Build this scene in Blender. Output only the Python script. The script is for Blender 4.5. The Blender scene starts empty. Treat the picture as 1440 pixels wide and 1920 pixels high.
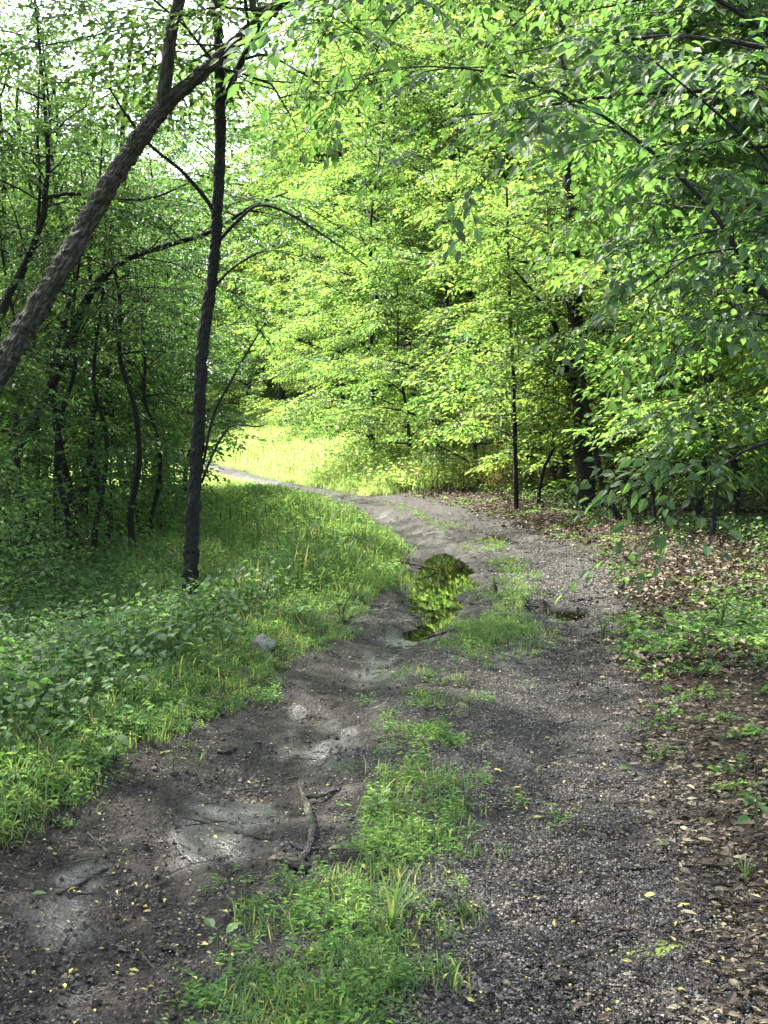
import bpy, math, random
import numpy as np
from mathutils import Vector, Matrix

SC = bpy.context.scene
COL = SC.collection
rng = np.random.default_rng(7)
random.seed(7)

# ------------------------------------------------------------------ camera, sky, sun, exposure
FPX, HOR, CAMZ = 2400.0, 800.0, 1.8
PITCH = math.atan((960 - HOR) / FPX)
cam = bpy.data.cameras.new('camera'); camo = bpy.data.objects.new('camera', cam); COL.objects.link(camo)
cam.sensor_fit = 'VERTICAL'; cam.sensor_height = 24; cam.lens = FPX / 1920 * 24
cam.clip_start = 0.05; cam.clip_end = 3000
camo.location = (0, 0, CAMZ); camo.rotation_euler = (math.pi / 2 - PITCH, 0, 0)
SC.camera = camo

SUN_EL, SUN_AZ = math.radians(52), math.radians(-48)        # azimuth measured from +Y towards +X
w = bpy.data.worlds.new('World'); SC.world = w; w.use_nodes = True
nt = w.node_tree; bg = nt.nodes['Background']
sky = nt.nodes.new('ShaderNodeTexSky'); sky.sky_type = 'NISHITA'; sky.sun_disc = False
sky.sun_elevation = SUN_EL; sky.sun_rotation = SUN_AZ
sky.air_density = 1.0; sky.dust_density = 3.0; sky.ozone_density = 1.0
hsv = nt.nodes.new('ShaderNodeHueSaturation'); hsv.inputs['Saturation'].default_value = .7
nt.links.new(sky.outputs[0], hsv.inputs['Color']); nt.links.new(hsv.outputs[0], bg.inputs[0]); bg.inputs[1].default_value = 0.15
sl = bpy.data.lights.new('sun', 'SUN'); so = bpy.data.objects.new('sun', sl); COL.objects.link(so)
sl.energy = 5.0; sl.angle = math.radians(0.6); sl.color = (1.0, 0.95, 0.86)
sdir = Vector((math.sin(SUN_AZ) * math.cos(SUN_EL), math.cos(SUN_AZ) * math.cos(SUN_EL), math.sin(SUN_EL)))
so.rotation_euler = sdir.to_track_quat('Z', 'Y').to_euler(); so.location = (0, 0, 30)

SC.view_settings.view_transform = 'Standard'; SC.view_settings.look = 'None'
SC.view_settings.exposure = 2.35; SC.view_settings.gamma = 1.0
SC.view_settings.use_curve_mapping = False
SC.render.engine = 'CYCLES'
cy = SC.cycles
cy.max_bounces = 8; cy.diffuse_bounces = 4; cy.glossy_bounces = 3; cy.transmission_bounces = 5
cy.transparent_max_bounces = 8; cy.caustics_reflective = False; cy.caustics_refractive = False
cy.sample_clamp_indirect = 6.0
cy.use_denoising = True

# ------------------------------------------------------------------ pixel -> world helpers
CP, SP = math.cos(PITCH), math.sin(PITCH)
def P(px, py, d):
    """world point seen at photo pixel (px,py) at distance d along +Y"""
    a = (px - 720) / FPX; b = (960 - py) / FPX
    y = CP + b * SP; z = -SP + b * CP
    s = d / y
    return np.array([a * s, d, CAMZ + z * s])

# ------------------------------------------------------------------ noise
def _h(ix, iy, s):
    n = (ix * 374761393 + iy * 668265263 + s * 1274126177) & 0xFFFFFFFF
    n = ((n ^ (n >> 13)) * 1274126177) & 0xFFFFFFFF
    return ((n ^ (n >> 16)) & 0xFFFF) / 65535.0
def vnoise(x, y, s=0):
    x = np.asarray(x, float); y = np.asarray(y, float)
    ix = np.floor(x).astype(np.int64); iy = np.floor(y).astype(np.int64)
    fx = x - ix; fy = y - iy; fx = fx * fx * (3 - 2 * fx); fy = fy * fy * (3 - 2 * fy)
    a = _h(ix, iy, s); b = _h(ix + 1, iy, s); c = _h(ix, iy + 1, s); d = _h(ix + 1, iy + 1, s)
    return (a + (b - a) * fx) * (1 - fy) + (c + (d - c) * fx) * fy
def fbm(x, y, o=4, s=0):
    v = 0; a = .5; t = 0
    for i in range(o):
        v = v + a * vnoise(np.asarray(x) * 2 ** i, np.asarray(y) * 2 ** i, s + i * 17); t += a; a *= .5
    return v / t
def sst(a, b, x):
    t = np.clip((np.asarray(x, float) - a) / (b - a), 0, 1); return t * t * (3 - 2 * t)

# ------------------------------------------------------------------ terrain function
_cy = np.array([-30, -5, 0, 3.86, 4.8, 7.2, 9.6, 12.3, 15.4, 18, 21.6, 25.4, 29.8, 34.6, 45, 60, 80, 120, 400])
_cx = np.array([-7, -1.3, -.75, -.2, -.06, .25, .6, 1.1, 1.47, 1.52, 1.25, .72, -.1, -1.45, -4.6, -8.2, -14, -28, -120])
_dy = np.linspace(-30, 400, 8601); _dx = np.interp(_dy, _cy, _cx)
_k = np.exp(-np.linspace(-2, 2, 61) ** 2); _k /= _k.sum()
_dx = np.convolve(np.pad(_dx, 30, 'edge'), _k, 'valid')
_ds = np.gradient(_dx, _dy)
def lat(x, y):
    c = np.interp(y, _dy, _dx); s = np.interp(y, _dy, _ds)
    return (x - c) / np.sqrt(1 + s * s)
def road_c(y): return float(np.interp(y, _dy, _dx))
# basins: x, y, rx, ry, rotation, depth
BAS = [(.60, 13.6, .34, 1.8, .08, .08), (.76, 16.0, .52, 2.4, -.05, .085), (.47, 11.9, .22, .95, -.15, .075),
       (1.73, 12.75, .36, .42, 0, .075), (1.5, 20.9, .55, .8, 0, .07)]
def basin(x, y):
    v = 0
    for bx, by, rx, ry, rot, dp in BAS:
        c, s = math.cos(rot), math.sin(rot)
        u = ((x - bx) * c + (y - by) * s) / rx; q = (-(x - bx) * s + (y - by) * c) / ry
        n = 1 + .75 * (fbm(x * 3.2, y * 2.0, 4, 5) - .5) * 2
        r = np.sqrt(u * u + q * q) * n
        v = np.maximum(v, dp * (1 - sst(.55, 1.5, r)))
    return v
WATER_Z = -.062
def H(x, y):
    x = np.asarray(x, float); y = np.asarray(y, float)
    L = lat(x, y) + (fbm(x * .7, y * .7, 2, 3) - .5) * .25
    z = np.zeros_like(L)
    aL = np.abs(L)
    z = z - .06 * np.exp(-((aL - .76) / .27) ** 2)
    z = z + .03 * np.exp(-(L / .33) ** 2)
    z = z + .07 * sst(1.25, 1.75, aL)
    far = sst(26, 34, y)
    left = -L
    z = z - .50 * sst(2.3, 3.4, left) * (1 - .7 * far) + .55 * sst(5, 11, left)
    z = z + .10 * sst(1.5, 3.0, L) + .35 * sst(3.5, 14, L)
    z = z + 2.0 * sst(1.6, 8.5, L) * sst(36, 46, y)
    z = z + 2.6 * sst(68, 120, y) + 6 * sst(120, 300, y)
    nr = 1 - .85 * sst(1.1, 1.6, aL) * 0
    road = 1 - sst(1.1, 1.6, aL)
    z = z + (fbm(x * .5, y * .5, 3, 11) - .5) * .30 * sst(1.8, 4, aL)
    z = z + (fbm(x * 2.3, y * 2.3, 3, 23) - .5) * .05
    z = z + (fbm(x * 9, y * 9, 3, 31) - .5) * .030 * (1 + .8 * road)
    z = z - basin(x, y)
    return z
def Hs(x, y): return float(H(np.array([x]), np.array([y]))[0])
def G(px, py):
    """ground point seen at photo pixel"""
    a = (px - 720) / FPX; b = (960 - py) / FPX
    dy = CP + b * SP; dz = -SP + b * CP
    prev = 2.0
    ds = np.concatenate([np.arange(2.5, 60, .05), np.arange(60, 200, .3)])
    xs = a * ds / dy; zs = CAMZ + dz * ds / dy
    hit = np.nonzero(zs <= H(xs, ds))[0]
    d = ds[hit[0]] if len(hit) else 150.0
    x = a * d / dy
    return np.array([x, d, Hs(x, d)])

# ------------------------------------------------------------------ geometry accumulator
class Geo:
    def __init__(s): s.v = []; s.f3 = []; s.f4 = []; s.a = []; s.n = 0
    def add(s, v, f3=None, f4=None, a=None):
        v = np.asarray(v, float).reshape(-1, 3)
        if f3 is not None and len(f3): s.f3.append(np.asarray(f3, np.int64) + s.n)
        if f4 is not None and len(f4): s.f4.append(np.asarray(f4, np.int64) + s.n)
        s.v.append(v)
        if a is None: a = np.zeros((len(v), 4))
        a = np.asarray(a, float)
        if a.ndim == 1: a = np.tile(a, (len(v), 1))
        s.a.append(a); s.n += len(v)
    def mesh(s, name, mat, smooth=False, off=None):
        me = bpy.data.meshes.new(name)
        if s.n == 0: return me
        v = np.concatenate(s.v)
        if off is not None: v = v - np.asarray(off)
        a = np.concatenate(s.a)
        f3 = np.concatenate(s.f3) if s.f3 else np.zeros((0, 3), np.int64)
        f4 = np.concatenate(s.f4) if s.f4 else np.zeros((0, 4), np.int64)
        me.vertices.add(len(v)); me.vertices.foreach_set('co', v.astype(np.float32).ravel())
        loops = np.concatenate([f3.ravel(), f4.ravel()])
        me.loops.add(len(loops)); me.loops.foreach_set('vertex_index', loops.astype(np.int32))
        st = np.concatenate([np.arange(len(f3)) * 3, len(f3) * 3 + np.arange(len(f4)) * 4])
        me.polygons.add(len(st)); me.polygons.foreach_set('loop_start', st.astype(np.int32))
        me.polygons.foreach_set('use_smooth', np.full(len(st), smooth))
        at = me.color_attributes.new('lf', 'FLOAT_COLOR', 'POINT')
        at.data.foreach_set('color', a.astype(np.float32).ravel())
        me.update(calc_edges=True)
        if mat: me.materials.append(mat)
        return me
def put(name, me, parent=None, loc=(0, 0, 0)):
    o = bpy.data.objects.new(name, me); COL.objects.link(o); o.location = loc
    if parent: o.parent = parent
    return o
def tag(o, label=None, cat=None, group=None, kind=None):
    if label: o['label'] = label
    if cat: o['category'] = cat
    if group: o['group'] = group
    if kind: o['kind'] = kind
    return o
def root(name, loc, rz=0):
    o = bpy.data.objects.new(name, None); COL.objects.link(o); o.location = loc; o.rotation_euler = (0, 0, rz)
    o.empty_display_size = .2
    return o
def copy_tree(src, loc, rz=0, sc=1.0, label=None):
    r = src.copy(); COL.objects.link(r); r.location = loc; r.rotation_euler = (0, 0, rz); r.scale = (sc, sc, sc)
    if label: r['label'] = label
    for ch in list(src.children):
        c = ch.copy(); COL.objects.link(c); c.parent = r
        for g in list(ch.children):
            d = g.copy(); COL.objects.link(d); d.parent = c
    return r

def smooth_path(pts, n=6):
    """Catmull-Rom through rows of pts (any number of columns)"""
    p = np.asarray(pts, float)
    if len(p) < 3: 
        t = np.linspace(0, 1, n + 1)[:, None]; return p[0] * (1 - t) + p[-1] * t
    q = np.vstack([2 * p[0] - p[1], p, 2 * p[-1] - p[-2]])
    out = []
    t = np.linspace(0, 1, n, endpoint=False)[:, None]
    for i in range(1, len(q) - 2):
        a, b, c, d = q[i - 1], q[i], q[i + 1], q[i + 2]
        out.append(.5 * (2 * b + (c - a) * t + (2 * a - 5 * b + 4 * c - d) * t ** 2 + (3 * b - a - 3 * c + d) * t ** 3))
    out.append(p[-1:]); return np.vstack(out)

def vper(x, y, per, s=0):
    ix = np.floor(x).astype(np.int64); iy = np.floor(y).astype(np.int64); fx = x - ix; fy = y - iy; fx = fx * fx * (3 - 2 * fx); fy = fy * fy * (3 - 2 * fy)
    a = _h(ix % per, iy, s); b = _h((ix + 1) % per, iy, s); c = _h(ix % per, iy + 1, s); d = _h((ix + 1) % per, iy + 1, s)
    return (a + (b - a) * fx) * (1 - fy) + (c + (d - c) * fx) * fy
def tube(g, pts, rad, sides=8, wob=0.0, cap=True, r=rng, ridge=0.0):
    pts = np.asarray(pts, float); K = len(pts); rad = np.asarray(rad, float) * np.ones(K)
    t = np.gradient(pts, axis=0); t /= np.linalg.norm(t, axis=1, keepdims=True) + 1e-9
    ref = np.array([0., 0, 1]) if abs(t[0, 2]) < .8 else np.array([1., 0, 0])
    u = np.cross(t, ref); u /= np.linalg.norm(u, axis=1, keepdims=True) + 1e-9
    v = np.cross(t, u)
    an = np.linspace(0, 2 * math.pi, sides, endpoint=False)
    R = rad[:, None] * np.ones(sides)
    if wob:
        fl = 1 + wob * (fbm(np.cos(an)[None, :] * 1.5 + 5 + np.arange(K)[:, None] * .35, np.sin(an)[None, :] * 1.5 + 9 + np.arange(K)[:, None] * 0.2, 3, int(r.integers(99))) - .5) * 2
        R = R * fl
    if ridge:
        sl_ = np.concatenate([[0], np.cumsum(np.linalg.norm(np.diff(pts, axis=0), axis=1))])[:, None]; u_ = (an / (2 * math.pi))[None, :]; se = int(r.integers(999))
        w_ = .8 * (vper(u_ * 5 + 0 * sl_, sl_ * 1.3, 5, se) - .5)
        n1 = np.abs(vper((u_ + w_ * .12) * 22, sl_ * 7 + 0 * u_, 22, se + 1) - .5) * 2; n2 = vper(u_ * 40 + 0 * sl_, sl_ * 26, 40, se + 2)
        R = R + ridge * (np.minimum(n1 * 1.8, 1) - .6) + ridge * .5 * (n2 - .5) + ridge * 2.2 * w_
    vv = pts[:, None, :] + R[..., None] * (np.cos(an)[None, :, None] * u[:, None, :] + np.sin(an)[None, :, None] * v[:, None, :])
    i = np.arange(K - 1)[:, None] * sides; j = np.arange(sides)[None, :]; j2 = (j + 1) % sides
    f = np.stack([i + j, i + j2, i + sides + j2, i + sides + j], -1).reshape(-1, 4)
    vv = vv.reshape(-1, 3); f3 = None
    if cap:
        vv = np.vstack([vv, pts[0], pts[-1]]); n = K * sides; jj = np.arange(sides); jn = (jj + 1) % sides
        f3 = np.vstack([np.stack([jn, jj, np.full(sides, n)], -1), np.stack([(K - 1) * sides + jj, (K - 1) * sides + jn, np.full(sides, n + 1)], -1)])
    sl = np.concatenate([[0], np.cumsum(np.linalg.norm(np.diff(pts, axis=0), axis=1))]); R0 = rad.max(); o_ = r.random() * 20
    A = np.stack([np.full((K, sides), r.random()), np.tile(np.cos(an) * R0, (K, 1)), np.tile(np.sin(an) * R0, (K, 1)), np.tile(sl[:, None] + o_, (1, sides))], -1).reshape(-1, 4)
    if cap: A = np.vstack([A, A[0], A[-1]])
    g.add(vv, f3=f3, f4=f, a=A)

def unit(v): return v / (np.linalg.norm(v, axis=-1, keepdims=True) + 1e-9)

# leaf list: dict of arrays b (base), d (direction), n (normal), l (length), w (width)
def leaf_geo(g, b, d, n, l, wd, det=2, r=rng, curl=.15, tone=None):
    N = len(b)
    if N == 0: return
    d = unit(d); s = unit(np.cross(d, n)); n = np.cross(s, d)
    l = l[:, None]; wd = wd[:, None]
    rd = r.random((N, 2))
    if tone is not None: rd[:, 1] = tone
    if det == 2:
        V = np.stack([b, b + d * l * .5 + s * wd * .5 + n * wd * .18, b + d * l - n * l * curl, b + d * l * .5 - s * wd * .5 + n * wd * .18], 1)
        al = np.array([0, .5, 1, .5]); F = np.array([[0, 1, 2], [0, 2, 3]]); k = 4
    else:
        V = np.stack([b,
                      b + d * l * .22 + s * wd * .40 + n * wd * .12, b + d * l * .55 + s * wd * .46 + n * wd * .12 - n * l * curl * .25,
                      b + d * l - n * l * curl,
                      b + d * l * .55 - s * wd * .46 + n * wd * .12 - n * l * curl * .25, b + d * l * .22 - s * wd * .40 + n * wd * .12,
                      b + d * l * .5 - n * l * curl * .2], 1)
        al = np.array([0, .2, .6, 1, .6, .2, .5]); k = 7
        F = np.array([[6, 0, 1], [6, 1, 2], [6, 2, 3], [6, 3, 4], [6, 4, 5], [6, 5, 0]])
    f = (F[None] + (np.arange(N) * k)[:, None, None]).reshape(-1, 3)
    A = np.zeros((N, k, 4)); A[..., 0] = rd[:, :1]; A[..., 1] = rd[:, 1:]; A[..., 2] = al; A[..., 3] = 1
    g.add(V.reshape(-1, 3), f3=f, a=A.reshape(-1, 4))

# a spray: flat twig with side twigs, leaves alternate; returned in unit frame (x = twig direction, z = up)
def make_spray(r, size=.7, leaf=.09, ratio=.5, side=5, per=.06, droop=.25):
    B, D, N, T = [], [], [], []
    def run(p, a, ln):
        n = max(2, int(ln / per)); pts = []
        for i in range(n + 1):
            t = i / n; q = p + np.array([math.cos(a), math.sin(a), 0]) * ln * t + np.array([0, 0, -droop * ln * t * t])
            pts.append(q)
            if i == 0: continue
            sgn = 1 if i % 2 else -1
            la = a + sgn * r.uniform(.6, 1.2) if i < n else a + r.uniform(-.3, .3)
            B.append(q); D.append([math.cos(la), math.sin(la), r.uniform(-.55, .1)])
            N.append([r.normal(0, .33), r.normal(0, .33), 1])
        T.append(np.array(pts[::max(1, n // 3)] + [pts[-1]]))
    run(np.zeros(3), 0, size)
    for k in range(side):
        t = .12 + .75 * k / side; s = 1 if k % 2 else -1
        run(np.array([size * t, 0, -droop * size * t * t + r.normal(0, .02)]), s * r.uniform(.6, 1.0), size * (.62 - .4 * t) * r.uniform(.8, 1.25))
    B = np.array(B); D = unit(np.array(D)); N = np.array(N)
    l = leaf * r.uniform(.65, 1.15, len(B)); return dict(b=B, d=D, n=N, l=l, w=l * ratio * r.uniform(.85, 1.15, len(B)), t=T)

def bake_sprays(sp, pos, dr, sc, r, leafscale=True):
    """place templates sp[k] at pos with direction dr and scale sc -> leaf arrays"""
    pos = np.asarray(pos, float); dr = unit(np.asarray(dr, float)); sc = np.asarray(sc, float)
    up = np.tile([0., 0, 1], (len(pos), 1)) + r.normal(0, .22, (len(pos), 3))
    Y = unit(np.cross(up, dr)); Z = np.cross(dr, Y)
    M = np.stack([dr, Y, Z], -1)
    k = r.integers(0, len(sp), len(pos)); out = {q: [] for q in 'bdnlw'}
    for i, s in enumerate(sp):
        m = k == i
        if not m.any(): continue
        Mi = M[m]; S = sc[m]
        out['b'].append((np.einsum('pij,lj->pli', Mi, s['b']) * S[:, None, None] + pos[m][:, None, :]).reshape(-1, 3))
        out['d'].append(np.einsum('pij,lj->pli', Mi, s['d']).reshape(-1, 3))
        out['n'].append(np.einsum('pij,lj->pli', Mi, s['n']).reshape(-1, 3))
        f = S[:, None] ** .5 if leafscale else np.ones((len(S), 1))
        out['l'].append((s['l'][None] * f).ravel()); out['w'].append((s['w'][None] * f).ravel())
    return {q: np.concatenate(v) for q, v in out.items()}, (k, M)

def limb_path(r, start, az, el, ln, seg=6, droop=.0, wig=.18):
    pts = [np.array(start, float)]; a, e = az, el
    for i in range(seg):
        a += r.normal(0, wig); e += r.normal(0, wig * .6) - droop / seg
        pts.append(pts[-1] + ln / seg * np.array([math.cos(a) * math.cos(e), math.sin(a) * math.cos(e), math.sin(e)]))
    return np.array(pts)

def foliate(r, paths, sprays, glimb=None, every=.32, t0=.2, sub=.42, subevery=.45, sc=(.75, 1.2), twig=.006, maxsub=1.6, sides=4, keep=.25):
    """sub-branches and sprays along limb paths; returns placements"""
    pos, dr, S = [], [], []
    for path, rad in paths:
        seg = np.linalg.norm(np.diff(path, axis=0), axis=1); cum = np.concatenate([[0], np.cumsum(seg)]); ln = cum[-1]
        if ln < .05: continue
        def at(s):
            p = np.array([np.interp(s, cum, path[:, c]) for c in range(3)])
            q = np.array([np.interp(min(s + .1, ln), cum, path[:, c]) for c in range(3)]); q0 = np.array([np.interp(max(s - .05, 0), cum, path[:, c]) for c in range(3)])
            return p, unit(q - q0)
        s = ln * t0; sg = 1
        while s < ln:
            p, d = at(s); sl = min(maxsub, ln * sub * (1.15 - s / ln)) * r.uniform(.6, 1.3)
            az = math.atan2(d[1], d[0]) + sg * r.uniform(.6, 1.25); sg = -sg
            if sl > .25:
                q = limb_path(r, p, az, r.uniform(-.15, .45), sl, 4, .35, .15)
                if glimb is not None: tube(glimb, q, np.linspace(twig + .004 * sl, twig * .5, len(q)), 3 if sides < 5 else 4, cap=False, r=r)
                n = max(1, int(sl / every))
                for i in range(n):
                    u = (i + r.uniform(.4, 1)) / n; k = min(3, int(u * 4)); f = u * 4 - k
                    pp = q[k] * (1 - f) + q[min(k + 1, 4)] * f; dd = q[min(k + 1, 4)] - q[k]
                    a2 = math.atan2(dd[1], dd[0]) + r.choice([-1, 1]) * r.uniform(.3, 1.0)
                    pos.append(pp); dr.append([math.cos(a2), math.sin(a2), r.uniform(-.35, .25)]); S.append(r.uniform(*sc))
                dd = q[-1] - q[-2]; pos.append(q[-1]); dr.append(dd * [1, 1, .5]); S.append(r.uniform(*sc))
            else:
                pos.append(p); dr.append([math.cos(az), math.sin(az), r.uniform(-.3, .2)]); S.append(r.uniform(*sc))
            s += subevery * r.uniform(.6, 1.4)
        p, d = at(ln); pos.append(p); dr.append(d); S.append(r.uniform(*sc))
    pos, dr, S = np.array(pos), np.array(dr), np.array(S); o_ = r.random() * 50
    nz = fbm(pos[:, 0] * .9 + o_ + pos[:, 2] * .35, pos[:, 1] * .9 - pos[:, 2] * 1.1, 2, 19)
    k = r.random(len(pos)) < keep + (1 - keep) * sst(.36, .52, nz); S = S * (.8 + .5 * sst(.4, .65, nz)); return pos[k], dr[k], S[k]

# ------------------------------------------------------------------ materials
def nmat(name):
    m = bpy.data.materials.new(name); m.use_nodes = True; t = m.node_tree
    for n in list(t.nodes): t.nodes.remove(n)
    o = t.nodes.new('ShaderNodeOutputMaterial'); return m, t, o
def N(t, k, **kw):
    n = t.nodes.new(k)
    for a, b in kw.items(): setattr(n, a, b)
    return n
def ramp(t, stops, fac=None):
    r = N(t, 'ShaderNodeValToRGB'); e = r.color_ramp.elements
    while len(e) < len(stops): e.new(.5)
    for i, (p, c) in enumerate(stops): e[i].position = p; e[i].color = (*c, 1)
    if fac is not None: t.links.new(fac, r.inputs[0])
    return r
def leaf_mat(name, cols, trans, rough=.55, tf=.45, spec=.3, objrand=.25):
    m, t, o = nmat(name); L = t.links.new
    at = N(t, 'ShaderNodeAttribute', attribute_name='lf'); sp = N(t, 'ShaderNodeSeparateColor'); L(at.outputs['Color'], sp.inputs[0])
    c = ramp(t, [(i / (len(cols) - 1), q) for i, q in enumerate(cols)], sp.outputs[0])
    oi = N(t, 'ShaderNodeObjectInfo')
    mr = N(t, 'ShaderNodeMapRange'); L(oi.outputs['Random'], mr.inputs[0]); mr.inputs[3].default_value = 1 - objrand; mr.inputs[4].default_value = 1 + objrand
    hs = N(t, 'ShaderNodeHueSaturation'); hs.inputs['Saturation'].default_value = .97; L(c.outputs[0], hs.inputs['Color']); L(mr.outputs[0], hs.inputs['Value'])
    mh = N(t, 'ShaderNodeMapRange'); L(sp.outputs[1], mh.inputs[0]); mh.inputs[3].default_value = -.015; mh.inputs[4].default_value = .015
    fr = N(t, 'ShaderNodeMath', operation='FRACT'); m7 = N(t, 'ShaderNodeMath', operation='MULTIPLY'); L(oi.outputs['Random'], m7.inputs[0]); m7.inputs[1].default_value = 7.31; L(m7.outputs[0], fr.inputs[0])
    mo = N(t, 'ShaderNodeMapRange'); L(fr.outputs[0], mo.inputs[0]); mo.inputs[3].default_value = .5 - objrand * .05; mo.inputs[4].default_value = .5 + objrand * .07
    ah = N(t, 'ShaderNodeMath', operation='ADD'); L(mh.outputs[0], ah.inputs[0]); L(mo.outputs[0], ah.inputs[1]); L(ah.outputs[0], hs.inputs['Hue'])
    b = N(t, 'ShaderNodeBsdfPrincipled'); L(hs.outputs[0], b.inputs['Base Color']); b.inputs['Roughness'].default_value = rough; b.inputs['Specular IOR Level'].default_value = spec
    tr = N(t, 'ShaderNodeBsdfTranslucent')
    mx = N(t, 'ShaderNodeMix', data_type='RGBA', blend_type='MULTIPLY'); mx.inputs[0].default_value = 1
    L(hs.outputs[0], mx.inputs[6]); mx.inputs[7].default_value = (*trans, 1)
    L(mx.outputs[2], tr.inputs[0])
    ms = N(t, 'ShaderNodeMixShader'); ms.inputs[0].default_value = tf; L(b.outputs[0], ms.inputs[1]); L(tr.outputs[0], ms.inputs[2]); L(ms.outputs[0], o.inputs[0])
    return m
M = {}
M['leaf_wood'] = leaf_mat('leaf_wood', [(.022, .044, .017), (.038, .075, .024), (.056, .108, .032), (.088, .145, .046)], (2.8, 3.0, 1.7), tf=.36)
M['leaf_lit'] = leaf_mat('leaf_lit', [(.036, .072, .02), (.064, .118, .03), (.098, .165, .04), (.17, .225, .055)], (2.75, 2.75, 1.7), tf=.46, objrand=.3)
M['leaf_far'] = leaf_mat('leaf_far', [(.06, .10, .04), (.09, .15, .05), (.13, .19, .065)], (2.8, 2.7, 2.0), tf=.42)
M['leaf_near'] = leaf_mat('leaf_near', [(.040, .078, .032), (.066, .120, .048), (.105, .180, .065)], (2.7, 3.0, 1.4), rough=.55, tf=.47, spec=.3)
M['herb'] = leaf_mat('herb', [(.045, .095, .028), (.07, .14, .04), (.12, .20, .06)], (2.6, 2.6, 1.5), tf=.4)
M['herb_dark'] = leaf_mat('herb_dark', [(.038, .072, .024), (.066, .120, .040), (.11, .180, .062)], (2.4, 2.7, 1.4), tf=.36, rough=.6, spec=.25)
M['grass'] = leaf_mat('grass', [(.04, .085, .026), (.065, .125, .036), (.10, .165, .05), (.20, .20, .10)], (3, 2.8, 1.5), tf=.4)
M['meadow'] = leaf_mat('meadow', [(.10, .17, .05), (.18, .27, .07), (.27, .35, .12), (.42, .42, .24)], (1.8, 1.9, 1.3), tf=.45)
M['brush'] = leaf_mat('brush', [(.07, .09, .025), (.10, .13, .03), (.15, .13, .06), (.16, .10, .06)], (2.6, 2.4, 1.4), tf=.4)
M['litter'] = leaf_mat('litter', [(.022, .016, .011), (.045, .032, .021), (.075, .054, .034), (.13, .10, .062), (.22, .19, .11)], (1.2, 1.0, .7), tf=.12, rough=.6, objrand=.35)
M['yellow_leaf'] = leaf_mat('yellow_leaf', [(.35, .30, .06), (.42, .38, .12)], (1.3, 1.2, 1), tf=.2)

def bark_mat(name, c1, c2, c3, scale=10, wetdark=0):
    m, t, o = nmat(name); L = t.links.new
    tc = N(t, 'ShaderNodeTexCoord'); at = N(t, 'ShaderNodeAttribute', attribute_name='lf'); sc_ = N(t, 'ShaderNodeSeparateColor'); L(at.outputs['Color'], sc_.inputs[0])
    cx = N(t, 'ShaderNodeCombineXYZ'); L(sc_.outputs[1], cx.inputs[0]); L(sc_.outputs[2], cx.inputs[1]); L(at.outputs['Alpha'], cx.inputs[2])
    mp = N(t, 'ShaderNodeMapping'); L(cx.outputs[0], mp.inputs[0]); mp.inputs['Scale'].default_value = (scale, scale, scale * .34)
    n1 = N(t, 'ShaderNodeTexNoise'); L(mp.outputs[0], n1.inputs[0]); n1.inputs['Scale'].default_value = 3.2; n1.inputs['Detail'].default_value = 8; n1.inputs['Roughness'].default_value = .65
    vo = N(t, 'ShaderNodeTexVoronoi', feature='DISTANCE_TO_EDGE'); L(mp.outputs[0], vo.inputs[0]); vo.inputs['Scale'].default_value = 2.6
    n2 = N(t, 'ShaderNodeTexNoise'); L(tc.outputs['Object'], n2.inputs[0]); n2.inputs['Scale'].default_value = 2.0; n2.inputs['Detail'].default_value = 5
    r1 = ramp(t, [(.25, c1), (.5, c2), (.72, c3)], n1.outputs[0])
    r2 = ramp(t, [(.42, (1, 1, 1)), (.55, (.62, .78, .42)), (.7, (.45, .5, .4))], n2.outputs[0])
    mx = N(t, 'ShaderNodeMix', data_type='RGBA', blend_type='MULTIPLY'); mx.inputs[0].default_value = 1; L(r1.outputs[0], mx.inputs[6]); L(r2.outputs[0], mx.inputs[7])
    r3 = ramp(t, [(0, (.18, .18, .18)), (.2, (1, 1, 1))], vo.outputs[0])
    m2 = N(t, 'ShaderNodeMix', data_type='RGBA', blend_type='MULTIPLY'); m2.inputs[0].default_value = .95; L(mx.outputs[2], m2.inputs[6]); L(r3.outputs[0], m2.inputs[7])
    b = N(t, 'ShaderNodeBsdfPrincipled'); L(m2.outputs[2], b.inputs['Base Color']); b.inputs['Roughness'].default_value = .85
    ad = N(t, 'ShaderNodeMath', operation='ADD'); L(n1.outputs[0], ad.inputs[0]); L(vo.outputs[0], ad.inputs[1])
    bp = N(t, 'ShaderNodeBump'); bp.inputs['Strength'].default_value = 1; bp.inputs['Distance'].default_value = .05; L(ad.outputs[0], bp.inputs['Height']); L(bp.outputs[0], b.inputs['Normal'])
    L(b.outputs[0], o.inputs[0]); return m
M['bark_dark'] = bark_mat('bark_dark', (.008, .0065, .0055), (.020, .017, .014), (.06, .052, .043), 12)
M['bark_grey'] = bark_mat('bark_grey', (.018, .014, .011), (.075, .062, .05), (.23, .20, .165), 6)
M['bark_twig'] = bark_mat('bark_twig', (.02, .016, .013), (.045, .036, .03), (.08, .066, .055), 20)
M['bark_pale'] = bark_mat('bark_pale', (.06, .05, .045), (.12, .10, .09), (.22, .2, .18), 16)
M['deadwood'] = bark_mat('deadwood', (.02, .015, .012), (.06, .045, .035), (.16, .12, .09), 16)

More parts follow.
